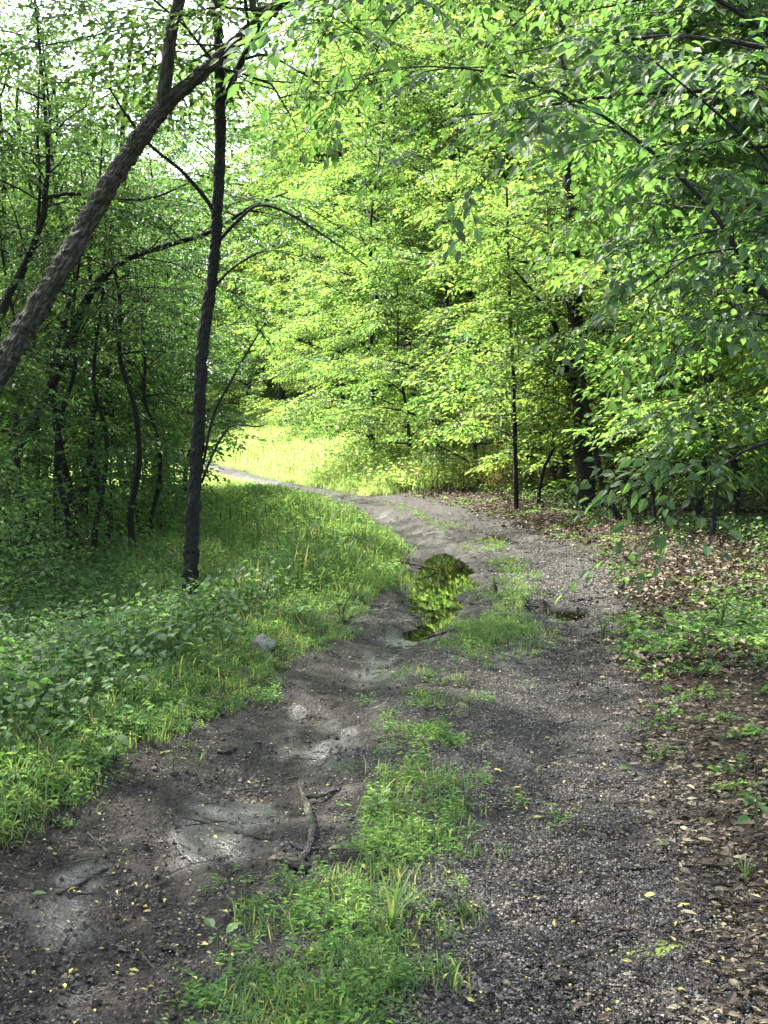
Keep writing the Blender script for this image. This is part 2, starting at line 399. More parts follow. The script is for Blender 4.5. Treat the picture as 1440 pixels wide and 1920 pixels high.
def stone_mat():
    m, t, o = nmat('gravel_stone'); L = t.links.new
    at = N(t, 'ShaderNodeAttribute', attribute_name='lf'); sp = N(t, 'ShaderNodeSeparateColor'); L(at.outputs['Color'], sp.inputs[0])
    c = ramp(t, [(0, (.022, .02, .017)), (.5, (.06, .057, .05)), (.85, (.12, .115, .10)), (.97, (.21, .205, .175))], sp.outputs[0])
    b = N(t, 'ShaderNodeBsdfPrincipled'); L(c.outputs[0], b.inputs[0]); b.inputs['Roughness'].default_value = .7; b.inputs['Specular IOR Level'].default_value = .25
    L(b.outputs[0], o.inputs[0]); return m
M['stone'] = stone_mat()

def ground_mat():
    m, t, o = nmat('ground_soil'); L = t.links.new
    at = N(t, 'ShaderNodeAttribute', attribute_name='lf'); sp = N(t, 'ShaderNodeSeparateColor'); L(at.outputs['Color'], sp.inputs[0])
    tc = N(t, 'ShaderNodeTexCoord'); P0 = tc.outputs['Object']
    def noise(s, d=6, r=.6):
        n = N(t, 'ShaderNodeTexNoise'); L(P0, n.inputs[0]); n.inputs['Scale'].default_value = s; n.inputs['Detail'].default_value = d; n.inputs['Roughness'].default_value = r; return n.outputs[0]
    def mixc(f, a, b, bt='MIX'):
        x = N(t, 'ShaderNodeMix', data_type='RGBA', blend_type=bt)
        (L(f, x.inputs[0]) if not isinstance(f, float) else setattr(x.inputs[0], 'default_value', f))
        L(a, x.inputs[6]); L(b, x.inputs[7]); return x.outputs[2]
    nb = noise(26, 8, .7); nm = noise(4, 6); nf = noise(110, 4, .7)
    vo = N(t, 'ShaderNodeTexVoronoi'); L(P0, vo.inputs[0]); vo.inputs['Scale'].default_value = 55
    vc = N(t, 'ShaderNodeSeparateColor'); L(vo.outputs['Color'], vc.inputs[0])
    gravel = ramp(t, [(0, (.015, .014, .012)), (.5, (.036, .034, .030)), (.85, (.075, .072, .064)), (1, (.16, .152, .13))], vc.outputs[0]).outputs[0]
    gsoft = ramp(t, [(.36, (.018, .0165, .014)), (.62, (.09, .087, .078))], nf).outputs[0]
    gravel = mixc(.5, gravel, gsoft)
    blot = ramp(t, [(.35, (.45, .44, .43)), (.6, (1.1, 1.1, 1.08))], noise(7, 7, .65)).outputs[0]
    gravel = mixc(1.0, gravel, blot, 'MULTIPLY')
    mud = ramp(t, [(.36, (.006, .005, .004)), (.5, (.017, .0148, .0118)), (.66, (.042, .038, .032)), (.78, (.09, .084, .072))], nb).outputs[0]
    silt = ramp(t, [(.32, (.022, .0215, .020)), (.68, (.062, .061, .057))], nb).outputs[0]
    lit = ramp(t, [(.28, (.012, .009, .006)), (.5, (.034, .024, .015)), (.68, (.08, .057, .034)), (.8, (.15, .12, .07))], nb).outputs[0]
    soil = ramp(t, [(.3, (.014, .017, .007)), (.7, (.04, .05, .018))], nb).outputs[0]
    def brk(s, lo=.35, hi=.65, amt=.7):   # break a vertex mask with fine noise
        a = N(t, 'ShaderNodeMath', operation='MULTIPLY_ADD'); L(nb, a.inputs[0]); a.inputs[1].default_value = amt; L(s, a.inputs[2])
        r = N(t, 'ShaderNodeMapRange'); L(a.outputs[0], r.inputs[0]); r.inputs[1].default_value = lo + amt * .5; r.inputs[2].default_value = hi + amt * .5; return r.outputs[0]
    c = mixc(brk(sp.outputs[0]), soil, gravel)          # R gravel
    c = mixc(brk(sp.outputs[2]), c, lit)                # B litter
    c = mixc(brk(sp.outputs[1]), c, mud)                # G mud
    al = at.outputs['Alpha']
    sm = brk(al, .35, .75, .35)
    c = mixc(sm, c, silt)
    b = N(t, 'ShaderNodeBsdfPrincipled'); L(c, b.inputs['Base Color'])
    rg = N(t, 'ShaderNodeMapRange'); L(sm, rg.inputs[0]); rg.inputs[3].default_value = .8; rg.inputs[4].default_value = .34
    rm = N(t, 'ShaderNodeMath', operation='MULTIPLY_ADD'); L(brk(sp.outputs[1]), rm.inputs[0]); rm.inputs[1].default_value = -.26; L(rg.outputs[0], rm.inputs[2])
    L(rm.outputs[0], b.inputs['Roughness']); sg = N(t, 'ShaderNodeMapRange'); L(sm, sg.inputs[0]); sg.inputs[3].default_value = .18; sg.inputs[4].default_value = .38; L(sg.outputs[0], b.inputs['Specular IOR Level'])
    hb = N(t, 'ShaderNodeMath', operation='ADD'); L(nb, hb.inputs[0]); L(vo.outputs['Distance'], hb.inputs[1])
    h2 = N(t, 'ShaderNodeMath', operation='ADD'); L(hb.outputs[0], h2.inputs[0]); L(nf, h2.inputs[1])
    st = N(t, 'ShaderNodeMapRange'); L(sm, st.inputs[0]); st.inputs[3].default_value = .8; st.inputs[4].default_value = .32
    bp = N(t, 'ShaderNodeBump'); L(st.outputs[0], bp.inputs['Strength']); bp.inputs['Distance'].default_value = .022; L(h2.outputs[0], bp.inputs['Height']); L(bp.outputs[0], b.inputs['Normal'])
    L(b.outputs[0], o.inputs[0]); return m
M['ground'] = ground_mat()

def water_mat():
    m, t, o = nmat('puddle_water'); L = t.links.new
    b = N(t, 'ShaderNodeBsdfPrincipled'); b.inputs['Base Color'].default_value = (.55, .48, .33, 1); b.inputs['Roughness'].default_value = .02
    b.inputs['IOR'].default_value = 1.4; b.inputs['Transmission Weight'].default_value = 1
    n = N(t, 'ShaderNodeTexNoise'); n.inputs['Scale'].default_value = 6; tc = N(t, 'ShaderNodeTexCoord'); L(tc.outputs['Object'], n.inputs[0])
    bp = N(t, 'ShaderNodeBump'); bp.inputs['Strength'].default_value = .02; bp.inputs['Distance'].default_value = .01; L(n.outputs[0], bp.inputs['Height']); L(bp.outputs[0], b.inputs['Normal'])
    L(b.outputs[0], o.inputs[0]); return m
M['water'] = water_mat()
def simple(name, col, rough=.7, nz=.3, scale=20):
    m, t, o = nmat(name); L = t.links.new
    n = N(t, 'ShaderNodeTexNoise'); n.inputs['Scale'].default_value = scale; n.inputs['Detail'].default_value = 8; tc = N(t, 'ShaderNodeTexCoord'); L(tc.outputs['Object'], n.inputs[0])
    c = ramp(t, [(.3, tuple(x * (1 - nz) for x in col)), (.7, tuple(min(1, x * (1 + nz)) for x in col))], n.outputs[0])
    b = N(t, 'ShaderNodeBsdfPrincipled'); L(c.outputs[0], b.inputs[0]); b.inputs['Roughness'].default_value = rough; b.inputs['Specular IOR Level'].default_value = .25
    bp = N(t, 'ShaderNodeBump'); bp.inputs['Strength'].default_value = .5; bp.inputs['Distance'].default_value = .02; L(n.outputs[0], bp.inputs['Height']); L(bp.outputs[0], b.inputs['Normal'])
    L(b.outputs[0], o.inputs[0]); return m
M['rock'] = simple('pale_rock', (.20, .19, .165), .85, .35)
M['moss'] = simple('moss', (.08, .12, .02), .9, .4, 60)
M['stem'] = simple('green_stem', (.06, .10, .03), .6)
M['spike'] = simple('seed_spike', (.03, .02, .012), .9)

# ------------------------------------------------------------------ ground sheet
def axis(lo, hi, f0, f1, step, grow):
    a = [f0]; s = step
    while a[-1] < f1: a.append(a[-1] + step)
    s = step
    while a[-1] < hi: s = min(s * grow, 12); a.append(a[-1] + s)
    b = [f0]; s = step
    while b[-1] > lo: s = min(s * grow, 12); b.append(b[-1] - s)
    return np.array(b[:0:-1] + a)
xs = axis(-260, 260, -2.4, 3.2, .042, 1.055); ys = axis(-40, 420, 3.2, 12, .044, 1.022)
X, Y = np.meshgrid(xs, ys); Z = H(X, Y)
Lg = lat(X, Y); aL = np.abs(Lg)
def masks(X, Y):
    Lg = lat(X, Y); aL = np.abs(Lg)
    n1 = fbm(X * 1.3, Y * .7, 4, 41) - .5; n2 = fbm(X * 3, Y * 2, 3, 57) - .5
    road = 1 - sst(1.25, 1.6, aL + n1 * .5 + .45 * sst(32, 40, Y))
    mudL = np.exp(-((Lg + .88 + n1 * .4) / .46) ** 2) * (.75 + 1.3 * sst(.36, .60, fbm(X * 1.0 + 3, Y * .55, 3, 71)))
    mudL = mudL * (1 - .6 * sst(24, 34, Y)) + .9 * (1 - sst(.5, .9, np.abs(Lg + 1.15))) * (1 - sst(14, 18, Y)) * .8
    mudR = .55 * np.exp(-((Lg - .74) / .35) ** 2) * sst(.48, .62, fbm(X * 1.2, Y * .6, 3, 77)) * 2
    bz = sst(.012, .05, basin(X, Y))
    mud = np.clip(np.maximum(np.maximum(mudL, mudR), bz), 0, 1)
    litter = sst(.95, 1.5, Lg + n1 * .7 - .3 * sst(11, 15, Y)) * (1 - sst(30, 42, Y)) + .55 * np.exp(-(Lg / .45) ** 2) * sst(-.1, .2, n2)
    litter = litter + .9 * sst(3.0, 4.5, -Lg) * (1 - sst(34, 42, Y))
    silt = np.zeros_like(Lg); X0, Y0 = X, Y; X = X + (fbm(X * 2.6, Y * 1.6, 3, 81) - .5) * .55; Y = Y + (fbm(X * 1.9, Y * 1.1, 3, 82) - .5) * 1.3
    for cx, cyy, rx, ry, a in [(-.62, 5.85, .34, .75, .85), (-.38, 7.6, .24, 1.1, .8), (.0, 9.4, .22, 1.3, .8), (-1.2, 5.0, .12, 1.2, .5), (-.95, 4.0, .22, .4, .5), (-1.25, 4.6, .2, .35, .4), (.85, 7.3, .3, .7, .35), (.15, 10.6, .35, .55, .75),
                               (.82, 5.9, .3, .45, .3), (1.0, 9.5, .35, 1.2, .35), (1.15, 11.3, .3, .5, .5), (1.5, 18.5, .8, 1.6, .4), (.95, 21.5, .9, 2.6, .4), (.2, 26, 1.0, 2.5, .35), (-1.2, 32, 1.0, 3, .35), (-4.5, 45, 1.5, 8, .9), (-8, 60, 2, 9, .9)]:
        silt = np.maximum(silt, a * np.exp(-(((X - cx) / rx) ** 2 + ((Y - cyy) / ry) ** 2)))
    X, Y = X0, Y0
    silt = np.clip(silt * (.55 + 1.0 * sst(.35, .6, fbm(X * 5, Y * 2.2, 3, 83))), 0, 1)
    mud = mud * (1 - .75 * silt)
    return road, mud, np.clip(litter, 0, 1), silt
Rr, Rm, Rl, Rs = masks(X, Y)
g = Geo(); nx, ny = len(xs), len(ys)
ii, jj = np.meshgrid(np.arange(nx - 1), np.arange(ny - 1)); q = (jj * nx + ii).ravel()
g.add(np.stack([X, Y, Z], -1).reshape(-1, 3), f4=np.stack([q, q + 1, q + nx + 1, q + nx], -1), a=np.stack([Rr, Rm, Rl, Rs], -1).reshape(-1, 4))
tag(put('ground', g.mesh('ground', M['ground'], True)), 'dirt road and forest floor with two gravel wheel ruts winding into the trees', kind='structure')

# water in the ruts
def puddle(name, x0, x1, y0, y1, z, label):
    g = Geo(); th = np.linspace(0, 2 * math.pi, 28, endpoint=False)
    cx, cyy = (x0 + x1) / 2, (y0 + y1) / 2
    g.add(np.vstack([[cx, cyy, z], np.stack([cx + (x1 - x0) / 2 * np.cos(th), cyy + (y1 - y0) / 2 * np.sin(th), np.full(28, z)], -1)]),
          f3=[[0, 1 + i, 1 + (i + 1) % 28] for i in range(28)])
    tag(put(name, g.mesh(name, M['water'], True, off=(cx, cyy, z)), loc=(cx, cyy, z)), label, kind='structure')
puddle('puddle', -.3, 1.9, 10.0, 19.6, WATER_Z - .012, 'long still puddle in the left wheel rut mirroring yellow green leaves')
puddle('puddle', 1.3, 2.2, 12.1, 13.4, WATER_Z - .006, 'small murky puddle in the right wheel rut behind a stick')
puddle('puddle', .8, 2.2, 19.8, 22.0, WATER_Z + .003, 'shallow brown puddle on the far part of the road before the bend')
pp = G(385, 1112)
puddle('puddle', pp[0] - .45, pp[0] + .4, pp[1] - .7, pp[1] + .9, pp[2] + .035, 'sliver of ditch water shining right beside the tall dark tree')

# ------------------------------------------------------------------ scatter with geometry nodes (uncountable ground cover only)
def gn_scatter(name, label, pts, rot, scl, templates, cat=None):
    col = bpy.data.collections.new(name + '_kinds')
    for i, me in enumerate(templates):
        o = bpy.data.objects.new('%s_kind_%02d' % (name, i), me); col.objects.link(o)
    me = bpy.data.meshes.new(name); me.vertices.add(len(pts)); me.vertices.foreach_set('co', np.asarray(pts, np.float32).ravel())
    a = me.attributes.new('rot', 'FLOAT_VECTOR', 'POINT'); a.data.foreach_set('vector', np.asarray(rot, np.float32).ravel())
    a = me.attributes.new('scl', 'FLOAT', 'POINT'); a.data.foreach_set('value', np.asarray(scl, np.float32).ravel())
    a = me.attributes.new('idx', 'INT', 'POINT'); a.data.foreach_set('value', rng.integers(0, len(templates), len(pts)).astype(np.int32))
    o = put(name, me); tag(o, label, cat, kind='stuff')
    ng = bpy.data.node_groups.new(name + '_nodes', 'GeometryNodeTree')
    ng.interface.new_socket('Geometry', in_out='INPUT', socket_type='NodeSocketGeometry'); ng.interface.new_socket('Geometry', in_out='OUTPUT', socket_type='NodeSocketGeometry')
    a = ng.nodes.new('NodeGroupInput'); b = ng.nodes.new('NodeGroupOutput'); ip = ng.nodes.new('GeometryNodeInstanceOnPoints')
    ci = ng.nodes.new('GeometryNodeCollectionInfo'); ci.inputs[0].default_value = col; ci.inputs[1].default_value = True; ci.inputs[2].default_value = True
    def attr(nm, ty):
        n = ng.nodes.new('GeometryNodeInputNamedAttribute'); n.data_type = ty; n.inputs[0].default_value = nm; return n.outputs[0]
    L = ng.links.new
    L(a.outputs[0], ip.inputs['Points']); L(ci.outputs[0], ip.inputs['Instance']); ip.inputs['Pick Instance'].default_value = True
    L(attr('idx', 'INT'), ip.inputs['Instance Index']); L(attr('rot', 'FLOAT_VECTOR'), ip.inputs['Rotation']); L(attr('scl', 'FLOAT'), ip.inputs['Scale'])
    L(ip.outputs[0], b.inputs[0])
    md = o.modifiers.new('scatter', 'NODES'); md.node_group = ng
    return o
def scatter_pts(n, x0, x1, y0, y1, dens, near=True):
    """random points with probability dens(x,y); y weighted towards the camera"""
    u = rng.random(n)
    y = (1 / (1 / y0 + (1 / y1 - 1 / y0) * u)) if near == 2 else (y0 * (y1 / y0) ** u if near else y0 + (y1 - y0) * u)
    x = rng.uniform(x0, x1, n)
    k = rng.random(n) < dens(x, y)
    # keep what is near the view cone
    k &= np.abs(x) < y * .36 + 1.2
    return x[k], y[k]
def place(x, y, dz=0, tilt=.15):
    n = len(x); return np.stack([x, y, H(x, y) + dz], -1), np.stack([rng.normal(0, tilt, n), rng.normal(0, tilt, n), rng.uniform(0, 6.28, n)], -1)

# templates
def t_grass_blades(r, n=26, h=.16, w=.006, spread=.10, lean=.5, mat='grass'):
    g = Geo()
    for i in range(n):
        a = r.uniform(0, 6.28); p = np.array([r.normal(0, spread), r.normal(0, spread), -.01]); hh = h * r.uniform(.5, 1.25); le = lean * r.uniform(.2, 1.4)
        d = np.array([math.cos(a), math.sin(a), 0]); s = np.array([-d[1], d[0], 0]) * w * r.uniform(.6, 1.3)
        k = [0, .45, .8, 1]; c = [p + d * hh * le * t * t + np.array([0, 0, hh * (t - .35 * le * t * t)]) for t in k]
        v = [c[0] - s * .6, c[0] + s * .6, c[1] - s, c[1] + s, c[2] - s * .6, c[2] + s * .6, c[3]]
        q = r.random(2); A = np.array([[q[0], q[1], t, 1] for t in (0, 0, .45, .45, .8, .8, 1)])
        g.add(v, f3=[[4, 5, 6]], f4=[[0, 1, 3, 2], [2, 3, 5, 4]], a=A)
    return g.mesh('grass_tuft', M[mat])
def t_stilt(r, n=12, h=.14, leaf=.055, spread=.08, mat='herb', ratio=.24, det=2, lv=6):
    """stems with lanceolate leaves spread out"""
    g = Geo(); B, D, Nn, Ls = [], [], [], []
    for i in range(n):
        a = r.uniform(0, 6.28); p = np.array([r.normal(0, spread), r.normal(0, spread), -.01]); hh = h * r.uniform(.45, 1.3); le = r.uniform(.2, .9)
        d = np.array([math.cos(a), math.sin(a), 0])
        c = [p + d * hh * le * t * t + np.array([0, 0, hh * t]) for t in (0, .5, 1)]
        s = np.array([-d[1], d[0], 0]) * .0012
        g.add([c[0] - s, c[0] + s, c[1] - s, c[1] + s, c[2]], f3=[[2, 3, 4]], f4=[[0, 1, 3, 2]], a=[.3, .5, 0, 1])
        for k in range(lv):
            t = .25 + .75 * (k + 1) / lv; q = p + d * hh * le * t * t + np.array([0, 0, hh * t]); b = a + (k % 2) * math.pi + r.normal(0, .8)
            B.append(q); D.append([math.cos(b), math.sin(b), r.uniform(-.3, .6)]); Nn.append([r.normal(0, .3), r.normal(0, .3), 1]); Ls.append(leaf * r.uniform(.6, 1.2))
    Ls = np.array(Ls); leaf_geo(g, np.array(B), np.array(D), np.array(Nn), Ls, Ls * ratio * 2, det, r, .3)
    return g.mesh('herb_clump', M[mat])
def t_ground_leaves(r, n=14, size=.045, spread=.08, mat='litter', ratio=.55, lift=.5, det=2):
    g = Geo(); B = np.stack([r.normal(0, spread, n), r.normal(0, spread, n), r.uniform(.0, .012, n)], -1)
    a = r.uniform(0, 6.28, n); D = np.stack([np.cos(a), np.sin(a), r.normal(0, .18 * lift, n)], -1); Nn = np.stack([r.normal(0, lift, n), r.normal(0, lift, n), np.ones(n)], -1)
    l = size * np.clip(r.lognormal(0, .38, n), .4, 1.7); leaf_geo(g, B, D, Nn, l, l * ratio * r.uniform(.7, 1.3, n), det, r, .12); return g.mesh('leaf_litter', M[mat])
def t_gravel(r, n=30, s=.0058, spread=.065):
    g = Geo(); ico = np.array([[0, 0, 1], [.9, 0, .1], [0, .9, .0], [-.9, 0, .1], [0, -.9, 0], [0, 0, -.6]]); F = [[0, 1, 2], [0, 2, 3], [0, 3, 4], [0, 4, 1], [5, 2, 1], [5, 3, 2], [5, 4, 3], [5, 1, 4]]
    for i in range(n):
        k = s * r.lognormal(0, .45); a = r.uniform(0, 6.28); c, q = math.cos(a), math.sin(a)
        v = ico * r.uniform(.7, 1.3, (6, 3)) * k * np.array([1, r.uniform(.6, 1), r.uniform(.35, .7)])
        v = v @ np.array([[c, -q, 0], [q, c, 0], [0, 0, 1]]) + [r.normal(0, spread), r.normal(0, spread), k * .12]
        g.add(v, f3=F, a=[r.random() ** 1.3, 0, 0, 1])
    return g.mesh('gravel_patch', M['stone'])

rt = np.random.default_rng(3)
def mk(lst): return lst
# gravel over both tracks
x, y = scatter_pts(34000, -3, 4, 3.0, 26, lambda x, y: (1 - sst(1.2, 1.7, np.abs(lat(x, y) + .0))) * (.10 + .9 * sst(-.45, .2, lat(x, y))) * (1 - .6 * masks(x, y)[3]) * (basin(x, y) < .02), 2)
p, r_ = place(x, y, 0, .1); gn_scatter('gravel', 'grey gravel chips pressed into the wheel ruts of the dirt road', p, r_, rng.uniform(.6, 1.1, len(x)) * (1 + .9 * sst(7, 16, y)), [t_gravel(rt) for _ in range(6)])
# leaf litter
def d_lit(x, y):
    L = lat(x, y); return np.clip(.10 + .9 * sst(.9, 1.6, L - .3 * sst(11, 15, y)) + .30 * np.exp(-(L / .5) ** 2) + .35 * sst(-1.1, -1.5, L) * (1 - sst(-1.9, -2.4, L)), 0, 1) * (basin(x, y) < .03)
lit1 = scatter_pts(15000, -3, 7, 3.0, 30, d_lit, 2)
inroad = lat(*lit1) < 1.15 + rng.normal(0, .15, len(lit1[0]))
for nm, lab, k_, tp in [('leaf_litter', 'brown and tan fallen leaves matted over the right edge of the road', ~inroad, [t_ground_leaves(rt, 14, .034, .09, det=6) for _ in range(8)]),
                        ('leaf_crumbs', 'shredded brown leaf crumbs trodden into the road gravel', inroad, [t_ground_leaves(rt, 16, .014, .09, ratio=.6) for _ in range(6)])]:
    x, y = lit1[0][k_], lit1[1][k_]; p, r_ = place(x, y, .004, .12); gn_scatter(nm, lab, p, r_, rng.uniform(.7, 1.25, len(x)), tp)
def d_litfar(x, y): return sst(1.25, 1.8, lat(x, y) + (fbm(x, y, 3, 8) - .5) * .6) * (.35 + .65 * sst(.38, .6, fbm(x * .9, y * .5, 3, 9)))
x, y = scatter_pts(22000, .5, 16, 9, 45, d_litfar, 1)
p, r_ = place(x, y, .006, .1); gn_scatter('woodland_litter', 'deep brown leaf litter under the right hand trees', p, r_, rng.uniform(.7, 1.3, len(x)), [t_ground_leaves(rt, 26, .055, .2, lift=.8) for _ in range(6)])
x, y = scatter_pts(8000, -3, 4, 3.0, 24, lambda x, y: np.clip(masks(x, y)[1] * 1.2 + .15 * (np.abs(lat(x, y)) < 1.5), 0, 1) * (1 - masks(x, y)[3]) * (basin(x, y) < .03) * (lat(x, y) > -1.7), 2)
M['clod'] = simple('mud_clod', (.022, .018, .014), .55, .4, 50)
def t_clod(r):
    me = t_gravel(r, 16, .007, .08); me.materials.clear(); me.materials.append(M['clod']); return me
p, r_ = place(x, y, -.001, .1); gn_scatter('mud_crumbs', 'dark wet mud crumbs churned up in the left wheel rut', p, r_, rng.uniform(.6, 1.3, len(x)), [t_clod(rt) for _ in range(5)])
# pale chips on road
x, y = scatter_pts(2600, -3, 4, 3.0, 24, lambda x, y: .7 * (1 - sst(1.6, 2.2, np.abs(lat(x, y)))) * (basin(x, y) < .02), 2)
p, r_ = place(x, y, .006, .1); gn_scatter('leaf_flecks', 'tiny yellowed leaf flecks sprinkled over the gravel road', p, r_, rng.uniform(.6, 1.2, len(x)), [t_ground_leaves(rt, 3, .022, .12, 'yellow_leaf', .5, .3) for _ in range(5)])
# twiglets
def t_twigs(r, n=3):
    g = Geo()
    for i in range(n):
        a = r.uniform(0, 6.28); l = r.uniform(.04, .16); c = np.array([r.normal(0, .1), r.normal(0, .1), .006]); d = np.array([math.cos(a), math.sin(a), 0]); s = np.array([-d[1], d[0], 0])
        tube(g, [c - d * l, c + s * l * r.normal(0, .15), c + d * l], r.uniform(.0015, .0035), 4, r=r)
    return g.mesh('twiglets', M['deadwood'])
x, y = scatter_pts(2600, -3, 6, 3.0, 26, lambda x, y: np.clip(.25 + .75 * sst(.6, 1.4, lat(x, y)), 0, 1) * (lat(x, y) > -1.6) * (basin(x, y) < .03), 2)
p, r_ = place(x, y, .004, .06); gn_scatter('twig_litter', 'small broken dark twigs scattered over the road and leaf litter', p, r_, rng.uniform(.6, 1.3, len(x)), [t_twigs(rt) for _ in range(6)])

# centre strip grass
def d_cen(x, y):
    L = lat(x, y); n = fbm(x * 1.6, y * .9, 3, 91) + .05 * sst(6, 8, y) * (1 - sst(9, 10, y))
    near = (1 - .25 * (1 - sst(5, 7, y))) * np.exp(-((L + .02 - .05 * (y < 6)) / .27) ** 2) * sst(.34, .56, n + .22 * (1 - sst(5.0, 7.2, y)) + .20 * sst(9.6, 10.4, y) * (1 - sst(13.6, 15, y)) + .1 * (y > 18))
    tf_ = np.exp(-((x - .98) / .34) ** 2 - ((y - 11.2) / .7) ** 2) + .8 * np.exp(-((x - 1.25) / .26) ** 2 - ((y - 13.0) / 1.0) ** 2) + .7 * np.exp(-((x - 1.55) / .22) ** 2 - ((y - 15.2) / 1.6) ** 2)
    weed = .22 * np.exp(-(L / .38) ** 2) * (y > 5.5) * (y < 11)
    return np.clip(np.maximum(np.maximum(near * 1.3, tf_ * 1.6), weed), 0, 1) * ~((x > -.5) & (x < -.1) & (y > 5.0) & (y < 6.5)) * (basin(x, y) < .03)
x, y = scatter_pts(15000, -2, 3.5, 2.8, 34, lambda x, y: d_cen(x, y) * (.3 + .7 * sst(.38, .6, fbm(x * 4, y * 3, 2, 55))), 2)
p, r_ = place(x, y, 0, .15)
gn_scatter('centre_grass', 'bright fine grass and seedlings growing along the hump between the ruts', p, r_, rng.uniform(.45, 1.0, len(x)),
           [t_stilt(rt, 8, .10, .036, .06, ratio=.17) for _ in range(5)] + [t_grass_blades(rt, 18, .12, .003, .06) for _ in range(3)])
def d_hump(x, y): return np.clip(1.3 * np.exp(-((x - .98) / .30) ** 2 - ((y - 11.1) / .6) ** 2) + .45 * np.exp(-((x - 1.3) / .2) ** 2 - ((y - 13.2) / .9) ** 2) + .2 * np.exp(-((x - 1.62) / .16) ** 2 - ((y - 16) / 1.5) ** 2), 0, 1) * (basin(x, y) < .03)
x, y = scatter_pts(3000, .2, 2.2, 9.5, 19, d_hump, 0)
p, r_ = place(x, y, 0, .15); gn_scatter('hump_grass', 'soft dense green grass tuft on the hump right of the long puddle', p, r_, rng.uniform(.35, .85, len(x)), [t_grass_blades(rt, 26, .14, .003, .07) for _ in range(3)] + [t_stilt(rt, 9, .12, .04, .06, ratio=.2)])
# left verge
def d_ver(x, y):
    L = lat(x, y) + (fbm(x * 1.5, y * 1.2, 3, 15) - .5) * .5; L = L + .22 * (1 - sst(5.5, 7.5, y)) - .25 * sst(7.5, 9.5, y); return sst(-1.3, -1.55, L) * (1 - .85 * sst(-1.95, -2.6, L) * (y < 14)) * (y < 40) * (1 - .8 * sst(-4, -6, L))
x, y = scatter_pts(34000, -7, 0.8, 3.4, 36, d_ver, 2)
p, r_ = place(x, y, 0, .15)
gn_scatter('verge_grass', 'lush bright stiltgrass and herbs along the left bank of the road', p, r_, rng.uniform(.35, 1.15, len(x)) * (.55 + .45 * sst(-1.4, -1.9, lat(x, y))) * (1 + .5 * sst(18, 30, y)),
           [t_stilt(rt, 11, .12, .045, .08) for _ in range(5)] + [t_grass_blades(rt, 22, .20, .0035, .07) for _ in range(3)])
# grassy pocket inside the bend, longer blades
def d_bend(x, y):
    L = lat(x, y); return sst(-1.15, -1.5, L) * sst(12, 16, y) * (1 - sst(-9, -13, L)) * (x > -1.0 - (y - 12) * .2 - 1.6) * (.25 + .75 * sst(.38, .55, fbm(x * .9, y * .6, 3, 99)))
x, y = scatter_pts(22000, -12, 2, 12, 42, d_bend, 1)
p, r_ = place(x, y, 0, .12)
gn_scatter('bend_grass', 'knee high soft grass filling the ditch inside the bend', p, r_, rng.uniform(.6, 1.4, len(x)) * (.55 + .45 * sst(-1.3, -2.6, lat(x, y))) * (1 - .45 * sst(30, 36, y)),
           [t_grass_blades(rt, 34, .34, .007, .12, .45) for _ in range(4)] + [t_stilt(rt, 12, .26, .08, .10) for _ in range(3)])
# right herbs
def d_rt(x, y):
    L = lat(x, y); n = fbm(x * 1.1, y * .8, 3, 33)
    a = np.exp(-(((x - 2.75) / .8) ** 2 + ((y - 10.6) / 1.1) ** 2)) * 1.2
    b = sst(1.2, 1.5, L) * sst(.48, .64, n) * (.10 + .6 * sst(8, 10, y))
    c = np.exp(-(((y - (L * 2 + 18)) / 3) ** 2)) * sst(1.25, 1.6, L) * (1 - sst(2.4, 3.2, L)) * .6
    return np.clip(np.maximum(np.maximum(a * (L > 1.2), b), c), 0, 1)
x, y = scatter_pts(22000, .6, 12, 3.2, 34, d_rt, 2)
x2, y2 = scatter_pts(9000, 1.6, 4.2, 8, 12.5, lambda x, y: np.exp(-(((x - 2.9) / .9) ** 2 + ((y - 10.1) / 1.0) ** 2)) * sst(.35, .55, fbm(x * 2, y * 1.5, 3, 44)) * (lat(x, y) > 1.25), 0)
x = np.concatenate([x, x2]); y = np.concatenate([y, y2])
p, r_ = place(x, y, 0, .15)
gn_scatter('woodland_herbs', 'low pale green clover-like herbs in patches on the right road edge', p, r_, rng.uniform(.45, .95, len(x)) * (1 + .3 * (y > 8)),
           [t_stilt(rt, 9, .06, .045, .07, 'herb', .36, 2, 4) for _ in range(4)])
# meadow
def d_mea(x, y):
    L = lat(x, y); return (np.abs(L) > .75 + .5 * (fbm(x, y, 2, 4) - .5) + .0) * sst(33, 38, y + .0 * x) * (x < 14)
n = 60000; yy = rng.uniform(33, 125, n) ** 1.0; xx = rng.uniform(-1, 1, n) * (yy * .36) ; xx = xx - 0
k = (xx < 3 + (yy - 35) * .12) & (rng.random(n) < d_mea(xx, yy)); x, y = xx[k], yy[k]
p, r_ = place(x, y, 0, .1)
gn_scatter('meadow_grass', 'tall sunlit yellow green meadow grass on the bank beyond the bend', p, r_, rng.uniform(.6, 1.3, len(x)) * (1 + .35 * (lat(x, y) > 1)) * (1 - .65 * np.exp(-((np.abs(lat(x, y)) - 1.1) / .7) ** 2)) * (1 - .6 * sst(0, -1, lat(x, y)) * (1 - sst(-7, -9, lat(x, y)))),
           [t_grass_blades(rt, 85, .50, .008, .30, .6, 'meadow') for _ in range(4)] + [t_stilt(rt, 30, .45, .12, .28, 'meadow', .18, 2, 7) for _ in range(2)])
